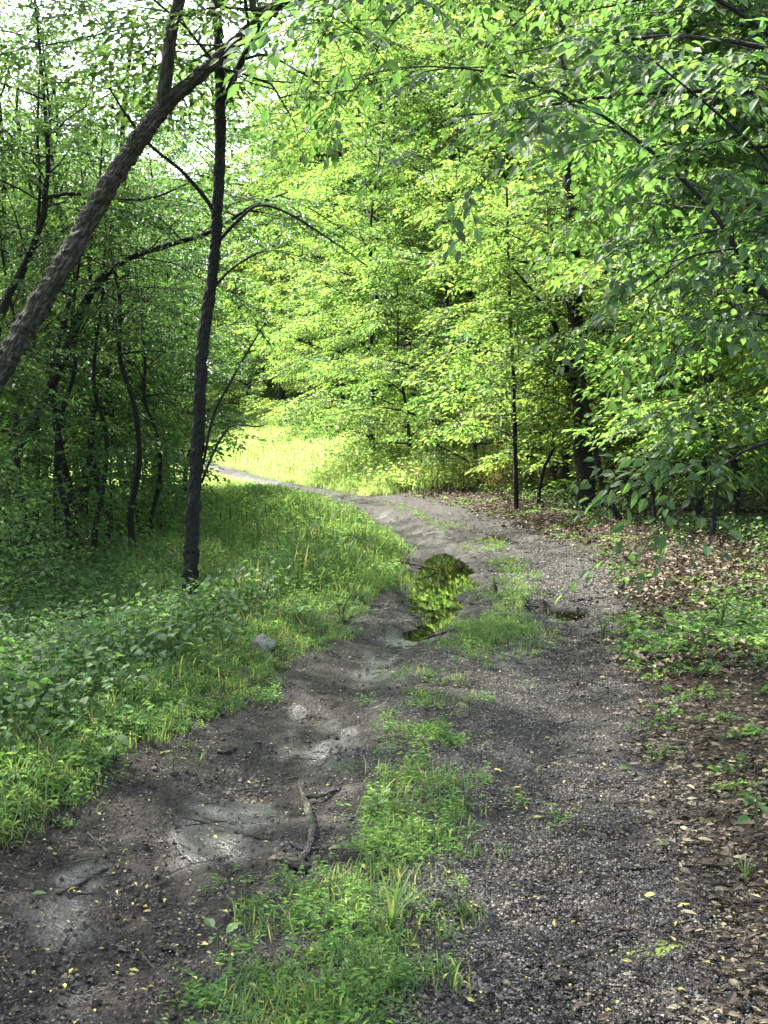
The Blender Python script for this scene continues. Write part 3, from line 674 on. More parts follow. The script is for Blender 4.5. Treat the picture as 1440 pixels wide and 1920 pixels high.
# vines / ground cover left of ditch
def t_vine(r, n=42, h=.32, size=.052, spread=.2, mat='herb_dark'):
    g = Geo(); B = np.stack([r.normal(0, spread, n), r.normal(0, spread, n), r.uniform(.05, h, n)], -1)
    a = r.uniform(0, 6.28, n); D = np.stack([np.cos(a), np.sin(a), r.uniform(-.5, .1, n)], -1); Nn = np.stack([r.normal(0, .3, n), r.normal(0, .3, n), np.ones(n)], -1)
    l = size * r.uniform(.6, 1.25, n); leaf_geo(g, B, D, Nn, l, l * .8, 6, r, .15)
    for i in range(0, n, 2): tube(g, [B[i] * [.6, .6, 0] + [0, 0, -.02], B[i] * [.8, .8, .6], B[i]], .002, 3, cap=False, r=r)
    return g.mesh('vine_clump', M[mat])
def d_vin(x, y):
    L = lat(x, y); n = fbm(x * .8, y * .6, 3, 63); return sst(-1.95, -2.6, L + (n - .5) * .8) * sst(.25, .42, n) * (1 - sst(30, 36, y)) * (1 - .9 * ((x > -2.2 - .12 * (y - 12)) & (y > 12))) * (1 - ((x > -3.0) & (x < -1.3) & (y > 11.9) & (y < 14.8)))
x, y = scatter_pts(15000, -14, -.5, 6.0, 34, d_vin, 1)
p, r_ = place(x, y, 0, .15)
gn_scatter('ground_vines', 'dense dark green broad leaved vines covering the ground around the left trees', p, r_, rng.uniform(.7, 1.35, len(x)), [t_vine(rt) for _ in range(6)])
# forest floor seedlings right
def d_rv(x, y): return sst(2.0, 3.6, lat(x, y)) * sst(.34, .55, fbm(x * .7, y * .7, 3, 73)) * .8
x, y = scatter_pts(7000, 2, 22, 8, 50, d_rv, 1)
p, r_ = place(x, y, 0, .15)
gn_scatter('woodland_seedlings', 'ankle high leafy seedlings under the right hand trees', p, r_, rng.uniform(.6, 1.2, len(x)), [t_vine(rt, 18, .28, .06, .16, 'herb') for _ in range(4)])

# ------------------------------------------------------------------ trees
def tree_geo(seed, H_, r0, cs=.3, spread=2.2, nl=16, leaf=.1, det=2, ratio=.5, wood='bark_dark', lmat='leaf_wood', lean=(0, 0), wob=.25, spn=.75, every=.34, subevery=.5,
             droop=.25, el=(.1, .8), trunk=None, twigs=True, top=.35, side=5, per=.07, bend=.06):
    r = np.random.default_rng(seed)
    if trunk is None:
        n = 9; t = np.linspace(0, 1, n); ax = np.cumsum(r.normal(0, bend, n)) * H_ * .12; ay = np.cumsum(r.normal(0, bend, n)) * H_ * .12
        pts = np.stack([ax - ax[0] + lean[0] * t ** 1.3 * H_, ay - ay[0] + lean[1] * t ** 1.3 * H_, t * H_ - .15 * (t == 0)], -1); rad = r0 * (1 - .82 * t) ; rad[0] *= 1.25
    else: pts = np.array([q[:3] for q in trunk]); rad = np.array([q[3] for q in trunk])
    pr = smooth_path(np.column_stack([pts, rad]), 5); path, prad = pr[:, :3], pr[:, 3]
    gt = Geo(); tube(gt, path, prad, 12 if r0 > .06 else 7, wob, r=r)
    gl = Geo(); gc = Geo(); paths = []
    cum = np.linspace(0, 1, len(path)); az0 = r.uniform(0, 6.28)
    for i in range(nl):
        t = cs + (1 - cs) * ((i + r.random()) / nl); p = np.array([np.interp(t, cum, path[:, c]) for c in range(3)]); rr = np.interp(t, cum, prad)
        u = (t - cs) / (1 - cs + 1e-6); ln = spread * (1 - (1 - top) * u) * (.55 + .45 * min(1, u * 4 + .3)) * r.uniform(.65, 1.2)
        q = limb_path(r, p, az0 + i * 2.4 + r.normal(0, .4), r.uniform(*el) + .4 * u, ln, 6, droop * r.uniform(.5, 2.2), .16)
        lr = min(rr * .6, .012 + ln * .012); paths.append((q, lr)); tube(gl, q, np.linspace(lr, .004, len(q)), 5, cap=False, r=r)
    paths.append((path[int(len(path) * .85):], .02))
    sp = [make_spray(r, spn, leaf, ratio, side, per, droop) for _ in range(4)]
    pos, dr, S = foliate(r, paths, sp, gl if twigs else None, every=every, subevery=subevery)
    A, _ = bake_sprays(sp, pos, dr, S, r)
    leaf_geo(gc, A['b'], A['d'], A['n'], A['l'], A['w'], det, r)
    return gt, gl, gc
def make_tree(name, loc, label, group, seed, wood='bark_dark', lmat='leaf_wood', cat='tree', rz=0, sc=1, **kw):
    gt, gl, gc = tree_geo(seed, wood=wood, lmat=lmat, **kw)
    o = root(name, loc, rz); o.scale = (sc,) * 3; tag(o, label, cat, group)
    tag(put('trunk', gt.mesh('trunk', M[wood], True), o))
    tag(put('limbs', gl.mesh('limbs', M[wood if 'grey' not in wood else 'bark_twig'], True), o), kind='stuff')
    tag(put('crown', gc.mesh('crown', M[lmat]), o), kind='stuff')
    return o
def pix_trunk(rows, off=None):
    """rows: px, py, depth, radius in px -> absolute x,y,z,radius rows; base row first"""
    out = []
    for px, py, d, r in rows:
        q = P(px, py, d); out.append([*q, r / FPX * d])
    return out
def rel(rows, base): return [[a - base[0], b - base[1], c - base[2], r] for a, b, c, r in rows]

def custom_tree(name, rows, limbs, label, seed, wood='bark_dark', lmat='leaf_wood', group=None, auto=None, limbleaf=None, sides=14, cat='tree', wob=.3, leafless=(), rscale=1.0, ridge=0.0):
    r = np.random.default_rng(seed)
    T = [[*q[:3], q[3] * rscale] for q in pix_trunk(rows)]; bx, by = T[0][0], T[0][1]; bz = Hs(bx, by); T[0][2] = bz - .15
    base = np.array([bx, by, bz]); T = rel(T, base)
    o = root(name, base); tag(o, label, cat, group)
    nseg = 45 if ridge else 10; pr = smooth_path(np.array(T), nseg); gt = Geo(); tube(gt, pr[:, :3], pr[:, 3], 72 if ridge else sides, wob, r=r, ridge=ridge)
    put('trunk', gt.mesh('trunk', M[wood], True), o)
    ll = dict(leaf=.12, spn=.6, every=.24, subevery=.30, ratio=.5, det=2, t0=.35, sub=.4, sc=(.6, 1.1)); ll.update(limbleaf or {})
    sp = [make_spray(r, ll['spn'], ll['leaf'], ll['ratio'], 4, .065, .25) for _ in range(4)]
    gw = Geo(); paths = []
    for i, lb in enumerate(limbs):
        Q = smooth_path(np.array(rel(pix_trunk(lb), base)), 6); gb = Geo(); tube(gb, Q[:, :3], Q[:, 3], 8, .12, r=r); put('limb', gb.mesh('limb', M[wood], True), o)
        if i not in leafless: paths.append((Q[:, :3], .02))
    if auto:
        a = dict(nl=14, cs=.5, spread=2.0, el=(.1, .8), droop=.25); a.update(auto); path = pr[:, :3]; cum = np.linspace(0, 1, len(path)); az0 = r.uniform(0, 6)
        for i in range(a['nl']):
            t = a['cs'] + (1 - a['cs']) * ((i + r.random()) / a['nl']); p = np.array([np.interp(t, cum, path[:, c]) for c in range(3)])
            q = limb_path(r, p, az0 + i * 2.4, r.uniform(*a['el']), a['spread'] * r.uniform(.6, 1.2), 6, a['droop'] * r.uniform(.5, 2), .16)
            tube(gw, q, np.linspace(.008 + .003 * a['spread'], .003, len(q)), 5, cap=False, r=r); paths.append((q, .02))
    if paths:
        pos, dr, S = foliate(r, paths, sp, gw, every=ll['every'], subevery=ll['subevery'], t0=ll['t0'], sub=ll['sub'], sc=ll['sc'])
        A, _ = bake_sprays(sp, pos, dr, S, r); gc = Geo(); leaf_geo(gc, A['b'], A['d'], A['n'], A['l'], A['w'], ll['det'], r)
        if gw.n: tag(put('twigs', gw.mesh('twigs', M['bark_twig'], True), o), kind='stuff')
        tag(put('crown', gc.mesh('crown', M[lmat]), o), kind='stuff')
    return o, base

D1 = 14.4
custom_tree('slender_tree', [(352, 1160, D1, 26), (354, 1120, D1, 21), (360, 1000, D1, 18), (372, 800, D1, 15.5), (380, 650, D1, 15), (400, 500, D1, 13), (408, 400, D1, 13), (413, 250, D1, 12.5), (412, 130, D1, 11.5), (406, 0, D1, 10), (400, -250, D1, 8), (420, -600, D1, 5), (450, -900, D1, 3)],
            [[(424, 185, D1, 7.5), (450, 120, D1, 6.5), (490, 50, D1 - .2, 6), (540, -30, D1 - .4, 5), (640, -200, D1 - .6, 3.5), (760, -400, D1, 2)],
             [(402, 400, D1, 4.5), (385, 372, D1, 4), (340, 320, D1 - .1, 3.5), (285, 275, D1 - .2, 3), (240, 220, D1 - .3, 2.6), (205, 165, D1 - .4, 1.6)],
             [(412, 450, D1, 3.5), (445, 415, D1 - .1, 3), (485, 385, D1 - .2, 2.8), (540, 400, D1 - .3, 2.4), (620, 450, D1 - .4, 1.8), (690, 500, D1 - .5, 1)],
             [(460, 110, D1, 3), (500, 103, D1 - .3, 2.5), (545, 125, D1 - .6, 2), (600, 160, D1 - .9, 1.6), (650, 210, D1 - 1.2, 1)],
             [(378, 905, D1, 2.6), (400, 850, D1 - .1, 2.4), (432, 800, D1 - .2, 2), (480, 800, D1 - .3, 1.4), (500, 795, D1 - .3, .8)],
             [(381, 870, D1, 2.8), (400, 780, D1 - .1, 2.6), (430, 720, D1 - .3, 2.2), (470, 650, D1 - .4, 1.8), (500, 600, D1 - .5, 1)],
             [(400, 540, D1, 3), (440, 500, D1 - .2, 2.2), (500, 470, D1 - .4, 1.5), (560, 480, D1 - .6, .9)]],
            'tall thin dark trunk standing alone before the grass just left of centre', 11, auto=dict(nl=20, cs=.72, spread=2.4), limbleaf=dict(spn=.45, every=.5, subevery=.5, sc=(.5, .9), leaf=.10, t0=.5, sub=.3), leafless=(1, 3), rscale=.74, ridge=.005)
D2 = 13.2
custom_tree('leaning_tree', [(-230, 1150, D2, 42), (-190, 1050, D2, 36), (-90, 850, D2, 33), (0, 695, D2, 31), (60, 592, D2, 29), (125, 485, D2, 27), (200, 352, D2, 25), (262, 262, D2, 24), (310, 200, D2, 20), (400, 117, D2, 17), (530, 0, D2, 14), (680, -140, D2, 11), (900, -420, D2, 7), (1000, -700, D2, 4)],
            [[(300, 215, D2, 14), (309, 160, D2, 13), (315, 110, D2, 12.5), (322, 50, D2, 12), (340, -40, D2, 10), (330, -300, D2, 8), (300, -600, D2, 4)],
             [(520, 8, D2, 8), (478, 20, D2, 7.5), (470, -30, D2, 6), (440, -200, D2, 4)]],
            'thick rough barked trunk leaning from lower left across to the upper centre', 12, wood='bark_grey', auto=dict(nl=26, cs=.68, spread=3.2), limbleaf=dict(leaf=.12, spn=.7, every=.3, subevery=.35, t0=.15), leafless=(), rscale=.72, ridge=.008)
D3 = 17
custom_tree('crooked_tree', [(-70, 1060, D3, 13), (-40, 800, D3, 11), (-10, 640, D3, 9), (12, 562, D3, 8), (45, 500, D3, 7), (80, 410, D3, 5.5), (85, 360, D3, 5), (90, 295, D3, 4), (80, 150, D3, 3), (60, -50, D3, 2)],
            [[(82, 372, D3, 4), (130, 363, D3 - .1, 3.5), (180, 366, D3 - .2, 3), (240, 374, D3 - .3, 2.6), (290, 370, D3 - .4, 2.2), (350, 345, D3 - .5, 1.5)], [(70, 430, D3, 3.5), (75, 340, D3, 3), (70, 250, D3, 2.4), (75, 120, D3, 1.5)]],
            'black crooked thin tree at the far left edge with one sideways branch', 13, auto=dict(nl=18, cs=.45, spread=2.0), limbleaf=dict(t0=.2))
D4 = 19
custom_tree('arched_tree', [(-20, 1010, D4, 11), (20, 880, D4, 10), (62, 790, D4, 9), (105, 705, D4, 9), (135, 630, D4, 8), (172, 545, D4, 7.5), (235, 487, D4, 6), (320, 458, D4, 5), (400, 432, D4, 4), (470, 388, D4, 3), (540, 360, D4, 1.5)],
            [[(172, 548, D4, 4), (168, 500, D4, 3.5), (170, 430, D4, 2.5), (160, 340, D4, 1.5)]],
            'slim tree arching right from the left woods behind the thin dark trunk', 14, auto=dict(nl=24, cs=.3, spread=1.8, el=(-.2, .9)), limbleaf=dict(t0=.1))
D5 = 25
custom_tree('woodland_tree', [(140, 965, D5, 11), (162, 885, D5, 10), (188, 800, D5, 9.5), (205, 700, D5, 9), (216, 620, D5, 8), (234, 530, D5, 7), (240, 430, D5, 6), (230, 250, D5, 5), (250, 50, D5, 3)],
            [[(190, 795, D5, 5), (215, 730, D5, 4), (232, 660, D5, 3.5), (262, 600, D5, 2.5), (300, 540, D5, 1.5)]],
            'dark forked trunk deep in the left woods above the brown litter', 15, auto=dict(nl=26, cs=.35, spread=2.6), limbleaf=dict(t0=.2))
DR = 25
custom_tree('big_trunk_tree', [(1100, 985, DR, 24), (1100, 960, DR, 20), (1097, 880, DR, 18), (1088, 760, DR, 15), (1081, 650, DR, 14), (1078, 560, DR, 14), (1070, 400, DR, 12), (1060, 200, DR, 9), (1050, 0, DR, 7), (1040, -300, DR, 4)],
            [[(1088, 735, DR, 8), (1065, 700, DR - .2, 7), (1048, 660, DR - .4, 6), (1040, 610, DR - .5, 5), (1010, 560, DR - .8, 3), (960, 500, DR - 1, 2)], [(1078, 540, DR, 6), (1040, 505, DR - .3, 5), (1000, 495, DR - .6, 4), (960, 485, DR - 1, 2)],
             [(1082, 640, DR, 5), (1120, 600, DR, 4), (1180, 560, DR + .3, 3), (1260, 520, DR + .3, 2)]],
            'thickest black upright trunk standing on the right edge of the road bend', 16, lmat='leaf_lit', auto=dict(nl=36, cs=.33, spread=3.4), limbleaf=dict(t0=.15, leaf=.13, spn=.75))
custom_tree('bent_tree', [(1172, 1000, 22.5, 7), (1158, 970, 22.5, 7), (1138, 930, 22.5, 6.5), (1125, 890, 22.5, 6), (1112, 820, 22.5, 5.5), (1095, 740, 22.6, 5), (1085, 650, 22.8, 4), (1050, 520, 23, 3), (1030, 400, 23, 2)], [],
            'thin dark trunk bent left beside the thickest trunk on the right', 17, lmat='leaf_lit', auto=dict(nl=14, cs=.45, spread=2.0))
custom_tree('straight_pole_tree', [(969, 968, 26, 5), (967, 900, 26, 4.5), (965, 800, 26, 4), (962, 700, 26, 3.5), (955, 550, 26, 3), (950, 350, 26, 2)], [],
            'straight pencil thin black sapling at the outer edge of the bend', 18, lmat='leaf_lit', auto=dict(nl=20, cs=.3, spread=2.2))
custom_tree('leaning_sapling', [(1188, 985, 27, 7), (1182, 940, 27, 7), (1170, 880, 27, 6), (1155, 800, 27, 5), (1140, 650, 27, 4), (1135, 450, 27, 3), (1150, 250, 27, 2)], [],
            'slim dark trunk leaning slightly left, second from the thickest right trunk', 19, lmat='leaf_lit', auto=dict(nl=20, cs=.3, spread=2.4))

# near tree off the right edge whose boughs hang over the road; its largest leaves are single objects
def near_tree(name, base_px, d, trunk_rows, limbs, label, seed, singles=300, leaf=.074, auto=None, every=.18, subevery=.19, spn=.40):
    r = np.random.default_rng(seed)
    T = pix_trunk(trunk_rows); bx, by = T[0][0], T[0][1]; bz = Hs(bx, by); T[0][2] = bz - .1; base = np.array([bx, by, bz]); T = rel(T, base)
    o = root(name, base); tag(o, label, 'tree', 'boughs reaching in from the right')
    pr = smooth_path(np.array(T), 8); gt = Geo(); tube(gt, pr[:, :3], pr[:, 3], 12, .2, r=r); put('trunk', gt.mesh('trunk', M['bark_dark'], True), o)
    gw = Geo(); paths = []
    for lb in limbs:
        Q = smooth_path(np.array(rel(pix_trunk(lb), base)), 6); gb = Geo(); tube(gb, Q[:, :3], Q[:, 3] * .72, 7, .3, r=r); put('limb', gb.mesh('limb', M['bark_dark'], True), o); paths.append((Q[:, :3], .02))
    if auto:
        path = pr[:, :3]; cum = np.linspace(0, 1, len(path))
        for i in range(auto['nl']):
            t = auto['cs'] + (1 - auto['cs']) * ((i + r.random()) / auto['nl']); p = np.array([np.interp(t, cum, path[:, c]) for c in range(3)])
            q = limb_path(r, p, r.uniform(*auto['az']), r.uniform(*auto['el']), auto['spread'] * r.uniform(.6, 1.2), 6, r.uniform(.2, .8), .16)
            tube(gw, q, np.linspace(.02, .004, len(q)), 5, cap=False, r=r); paths.append((q, .02))
    sp = [make_spray(r, spn * q_, leaf * q_, .56, 4, .06, .35) for q_ in (.8, .95, 1.05, 1.2, 1.3)]
    pos, dr, S = foliate(r, paths, sp, gw, every=every, subevery=subevery, t0=.12, sub=.45, sc=(.7, 1.15), twig=.003, maxsub=.9, sides=3, keep=.6)
    A, (k, Mx) = bake_sprays(sp, pos, dr, S, r, False)
    for i in range(len(pos)):
        for tw in sp[k[i]]['t'][:3]: tube(gw, (tw * S[i]) @ Mx[i].T + pos[i], [.0022] * (len(tw) - 1) + [.001], 3, cap=False, r=r)
    A['d'][:, 2] -= .22; A['d'] = unit(A['d'])
    wpos = A['b'] + base; px = 720 + wpos[:, 0] / wpos[:, 1] * FPX; py = HOR - (wpos[:, 2] - CAMZ) / wpos[:, 1] * FPX
    vis = (px > 0) & (px < 1440) & (py > 0) & (py < 1920) & (wpos[:, 1] > 1)
    size = np.where(vis, A['l'] / np.maximum(wpos[:, 1], .5), 0); order = np.argsort(-size); top = order[:singles]; top = top[size[top] > 0]
    rest = np.setdiff1d(np.arange(len(size)), top)
    gc = Geo(); leaf_geo(gc, A['b'][rest], A['d'][rest], A['n'][rest], A['l'][rest], A['w'][rest], 6, r)
    tag(put('twigs', gw.mesh('twigs', M['bark_twig'], True), o), kind='stuff')
    tag(put('crown', gc.mesh('crown', M['leaf_near']), o), kind='stuff')
    lm = []
    for i in range(5):
        gg = Geo(); leaf_geo(gg, np.zeros((1, 3)), np.array([[1., 0, 0]]), np.array([[0., 0, 1]]), np.array([1.]), np.array([.5]), 6, r, r.uniform(.08, .25)); lm.append(gg.mesh('leaf', M['leaf_near']))
    for i in top:
        dd = A['d'][i]; s_ = unit(np.cross(A['n'][i], dd)); n_ = np.cross(dd, s_)
        m = Matrix(((dd[0], s_[0], n_[0], A['b'][i][0]), (dd[1], s_[1], n_[1], A['b'][i][1]), (dd[2], s_[2], n_[2], A['b'][i][2]), (0, 0, 0, 1)))
        lf = put('leaf', lm[i % 5], o); lf.matrix_local = m @ Matrix.Scale(float(A['l'][i]), 4)
    return o
near_tree('overhanging_tree', 0, 7, [(1760, 1500, 7.2, 30), (1740, 1200, 7.2, 24), (1700, 900, 7.2, 22), (1640, 650, 7.2, 20), (1600, 350, 7.1, 17), (1560, 0, 7, 14), (1500, -400, 6.8, 9), (1450, -800, 6.8, 5)],
    [[(1610, 800, 7.2, 12), (1500, 640, 7.1, 10), (1430, 545, 7, 9), (1365, 440, 7, 8), (1330, 390, 7, 7), (1250, 308, 7, 6), (1160, 238, 7, 5), (1100, 200, 7, 4.5), (1040, 170, 7, 4), (940, 140, 7, 3), (840, 126, 7, 2.4), (740, 128, 7, 1.6), (660, 150, 7, 1)],
     [(1385, 465, 7, 4), (1300, 480, 6.8, 3.2), (1240, 520, 6.7, 2.6), (1160, 575, 6.6, 1.6), (1100, 620, 6.5, 1)],
     [(1362, 425, 7, 3), (1290, 450, 7.2, 2.2), (1240, 530, 7.3, 1.6), (1200, 605, 7.4, 1)],
     [(1105, 203, 7, 2.6), (1060, 198, 7, 2.2), (1010, 235, 6.9, 1.8), (910, 335, 6.8, 1)],
     [(1600, 300, 7.1, 9), (1500, 130, 7, 7), (1380, 20, 6.8, 6), (1200, -60, 6.6, 5), (1000, -70, 6.4, 4), (850, -30, 6.3, 3), (740, 40, 6.2, 2), (690, 130, 6.2, 1.4), (640, 210, 6.2, 1)],
     [(850, -30, 6.3, 2.4), (760, -60, 6.2, 2), (660, -20, 6.1, 1.6), (610, 60, 6.1, 1.2)],
     [(1640, 620, 7.2, 8), (1540, 420, 6.6, 6), (1440, 300, 6.2, 5), (1330, 200, 5.9, 3.5), (1220, 110, 5.7, 2)],
     [(1680, 850, 7.2, 8), (1560, 800, 7, 6), (1440, 830, 6.8, 5), (1380, 855, 6.8, 4), (1340, 895, 6.8, 3), (1280, 950, 6.8, 2.2), (1235, 1000, 6.7, 1.2)],
     [(1680, 760, 7.2, 8), (1560, 620, 6.8, 6), (1440, 590, 6.7, 4), (1360, 600, 6.6, 2.4), (1290, 640, 6.6, 1.4)]],
    'tree off the right edge whose long boughs of large leaves cross the upper right', 101, auto=dict(nl=4, cs=.55, az=(2.2, 4.0), el=(0, .8), spread=1.8))
for i, (bx_, dd_, sd, sp_, nl_, lab) in enumerate([(1570, 12, 102, 2.6, 20, 'leafy tree at the right edge directly behind the long overhanging boughs'), (1500, 17, 103, 3.0, 22, 'broad leafy tree right of the thin trunks, second back from the overhanging boughs')]):
    near_tree('edge_tree', 0, dd_, [(bx_, 1150, dd_, 16), (bx_ - 5, 900, dd_, 13), (bx_ + 20, 600, dd_, 10), (bx_ - 10, 300, dd_, 8), (bx_ - 30, 0, dd_, 6), (bx_ - 40, -400, dd_, 4)], [], lab, sd, singles=120, leaf=.10,
              auto=dict(nl=nl_, cs=.46, az=(2.0, 4.4), el=(.1, .9), spread=sp_), every=.17, subevery=.22, spn=.5)

# prototypes for the masses of the wood
PROTO = {}
DN = dict(every=.22, subevery=.33, side=6, per=.07, spn=.7, leaf=.13, ratio=.55)
PROTO['mid_a'] = dict(seed=31, H_=11, r0=.12, cs=.24, spread=3.4, nl=24, lmat='leaf_wood', el=(.0, .8), bend=.12, **DN)
PROTO['mid_b'] = dict(seed=32, H_=8.5, r0=.10, cs=.22, spread=3.0, nl=20, lmat='leaf_wood', lean=(.15, .05), el=(.1, .9), bend=.14, **DN)
PROTO['mid_c'] = dict(seed=33, H_=13, r0=.16, cs=.24, spread=3.9, nl=26, lmat='leaf_wood', el=(.0, .8), bend=.1, **DN)
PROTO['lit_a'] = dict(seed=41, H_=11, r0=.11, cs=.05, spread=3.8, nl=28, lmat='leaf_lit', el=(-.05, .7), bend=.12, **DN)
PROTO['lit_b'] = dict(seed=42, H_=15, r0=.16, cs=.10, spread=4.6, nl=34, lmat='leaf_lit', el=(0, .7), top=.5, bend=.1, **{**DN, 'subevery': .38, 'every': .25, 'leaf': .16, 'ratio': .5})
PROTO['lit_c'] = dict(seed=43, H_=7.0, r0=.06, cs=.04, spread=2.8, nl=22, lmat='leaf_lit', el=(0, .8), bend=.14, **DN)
PROTO['tall_a'] = dict(seed=51, H_=17, r0=.2, cs=.38, spread=5.5, nl=30, lmat='leaf_wood', leaf=.15, spn=1.0, every=.5, subevery=.7, el=(.1, 1.0), top=.55)
PROTO['far_a'] = dict(seed=61, H_=17, r0=.2, cs=.04, spread=6.0, nl=40, lmat='leaf_far', leaf=.27, spn=1.4, every=.5, subevery=.6, twigs=False, per=.13, top=.5, side=6)
PROTO['far_b'] = dict(seed=62, H_=22, r0=.25, cs=.06, spread=7.0, nl=46, lmat='leaf_far', leaf=.27, spn=1.4, every=.55, subevery=.65, twigs=False, per=.13, top=.5, side=6)
PROTO['sapling_a'] = dict(seed=71, H_=3.8, r0=.028, cs=.10, spread=1.4, nl=16, lmat='leaf_wood', leaf=.12, ratio=.6, spn=.5, every=.22, subevery=.25, el=(0, .9), bend=.14)
PROTO['sapling_b'] = dict(seed=72, H_=4.6, r0=.035, cs=.25, spread=1.5, nl=16, lmat='leaf_lit', leaf=.12, ratio=.6, spn=.5, every=.22, subevery=.25, el=(0, .9), bend=.14)
PROTO['pole_a'] = dict(seed=81, H_=11, r0=.10, cs=.5, spread=2.4, nl=16, lmat='leaf_wood', bend=.16, el=(.3, 1.1))
PROTO['pole_b'] = dict(seed=82, H_=9, r0=.07, cs=.45, spread=2.2, nl=14, lmat='leaf_lit', bend=.2, el=(.3, 1.1))
protos = {}
def plant_tree(kind, name, x, y, label, group, rz=None, sc=1.0):
    z = Hs(x, y) - .03; rz = random.uniform(0, 6.28) if rz is None else rz
    if kind not in protos:
        protos[kind] = make_tree(name, (x, y, z), label, group, rz=rz, sc=sc, **PROTO[kind]); return protos[kind]
    o = copy_tree(protos[kind], (x, y, z), rz, sc, label); o.name = name; o['group'] = group; return o
def px_x(px, d): return (px - 720) / FPX * d

# left woods
gL = 'leafy trees crowded in the left woods'; lL = 'leafy understory tree in the shaded left woods'
for px, d, k, s in [(-60, 20, 'mid_a', .55), (50, 21, 'mid_b', .68), (150, 25, 'mid_c', .52), (-80, 27, 'mid_c', .6), (245, 28, 'mid_b', .9), (300, 27, 'sapling_a', 1.2), (205, 22, 'sapling_a', 1),
                    (60, 29, 'mid_a', .75), (-240, 15, 'mid_b', .8), (-340, 21, 'mid_c', .8), (325, 31, 'sapling_a', 1.1), (100, 18.5, 'sapling_a', .9), (-10, 15.5, 'sapling_a', .8), (345, 30, 'mid_b', .62),
                    (-150, 33, 'mid_c', .8), (180, 31, 'mid_a', .8), (20, 34, 'mid_c', .75), (300, 34, 'mid_a', .72), (110, 36, 'mid_c', .8), (240, 36, 'mid_c', .75), (-20, 24, 'mid_b', 1), (160, 20.5, 'sapling_a', .9), (30, 24, 'sapling_a', 1.1), (270, 24.5, 'sapling_a', .9), (-90, 22, 'sapling_a', 1.2)]:
    plant_tree(k, 'understory_tree', px_x(px, d), d, lL, gL, sc=s)
gP = 'bare dark trunks in the left woods'; lP = 'thin bare dark trunk rising through the left woods'
for px, d, s in [(122, 18.5, .55), (147, 20, .75), (168, 19, .5), (198, 21, .6), (252, 20, .6), (285, 22, .5), (62, 18, .5), (120, 24, .8), (235, 29, .7), (180, 27, .65), (290, 32, .8), (30, 26, 1), (265, 24, .5), (90, 30, .8), (320, 36, .7)]:
    plant_tree('pole_a', 'woodland_pole', px_x(px, d), d, lP, gP, sc=s)
gT = 'tall canopy trees over the left side'  # mostly unseen trees, placed so their crowns shade the road
for x, y, s in [(-6.5, 11, .8), (-9, 17, 1), (-12.5, 23, 1), (-18, 30, 1.05), (-6.5, 5.5, .85), (-13, 12, 1)]:
    plant_tree('tall_a', 'canopy_tree', x, y, 'tall canopy tree mostly out of view on the left, shading the road', gT, sc=s)
# sunlit wall of trees at the bend
gW = 'sunlit trees walling the outer side of the bend'; lW = 'glowing yellow green leafy tree on the outside of the bend'
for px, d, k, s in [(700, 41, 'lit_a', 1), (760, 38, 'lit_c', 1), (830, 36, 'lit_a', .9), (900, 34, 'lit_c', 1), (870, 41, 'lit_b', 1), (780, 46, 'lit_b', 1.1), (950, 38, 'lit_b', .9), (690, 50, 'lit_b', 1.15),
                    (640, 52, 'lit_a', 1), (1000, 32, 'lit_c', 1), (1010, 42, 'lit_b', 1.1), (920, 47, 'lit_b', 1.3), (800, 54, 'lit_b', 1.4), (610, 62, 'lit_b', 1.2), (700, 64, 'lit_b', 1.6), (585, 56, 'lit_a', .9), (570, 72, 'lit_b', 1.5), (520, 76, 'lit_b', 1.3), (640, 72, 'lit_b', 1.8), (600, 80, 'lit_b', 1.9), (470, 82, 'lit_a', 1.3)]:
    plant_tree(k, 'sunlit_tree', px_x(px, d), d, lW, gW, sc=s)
# right woods
gR = 'green trees filling the right woods'; lR = 'leafy green tree in the depth of the right woods'
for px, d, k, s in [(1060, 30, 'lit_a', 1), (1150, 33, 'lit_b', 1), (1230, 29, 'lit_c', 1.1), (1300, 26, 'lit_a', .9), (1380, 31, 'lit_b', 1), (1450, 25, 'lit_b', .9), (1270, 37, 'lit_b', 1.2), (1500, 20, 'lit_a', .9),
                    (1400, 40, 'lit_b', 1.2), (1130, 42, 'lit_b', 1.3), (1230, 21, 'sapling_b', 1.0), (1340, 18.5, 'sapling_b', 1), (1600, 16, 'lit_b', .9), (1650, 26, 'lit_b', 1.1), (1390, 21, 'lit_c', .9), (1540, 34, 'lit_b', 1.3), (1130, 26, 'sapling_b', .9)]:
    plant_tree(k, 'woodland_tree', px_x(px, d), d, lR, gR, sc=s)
gQ = 'thin dark trunks in the right woods'; lQ = 'thin dark trunk standing in the shade of the right woods'
for px, d, s in [(1008, 27, .6), (1040, 31, .8), (1215, 25, .7), (1305, 23, 1), (1260, 29, .9), (1345, 27, 1), (1395, 24, 1.1), (1425, 29, 1), (1065, 36, .9), (985, 33, .6), (1235, 34, 1), (1370, 33, 1)]:
    plant_tree('pole_b', 'woodland_pole', px_x(px, d), d, lQ, gQ, sc=s)
# distant tree line
gF = 'distant trees behind the meadow'; lF = 'pale hazy green tree in the distant row behind the meadow'
for i, (px, d) in enumerate([(330, 88), (420, 96), (505, 90), (560, 80), (600, 92), (660, 84), (250, 84), (170, 92), (90, 84), (10, 90), (-80, 86), (480, 108), (380, 112), (560, 112), (740, 90), (820, 84), (900, 90), (1000, 84), (1100, 80), (1200, 84), (1320, 80), (1440, 84), (640, 110), (130, 110), (-30, 110)]):
    plant_tree(('far_a', 'far_b')[i % 2], 'distant_tree', px_x(px, d), d, lF, gF, sc=random.uniform(.85, 1.2))


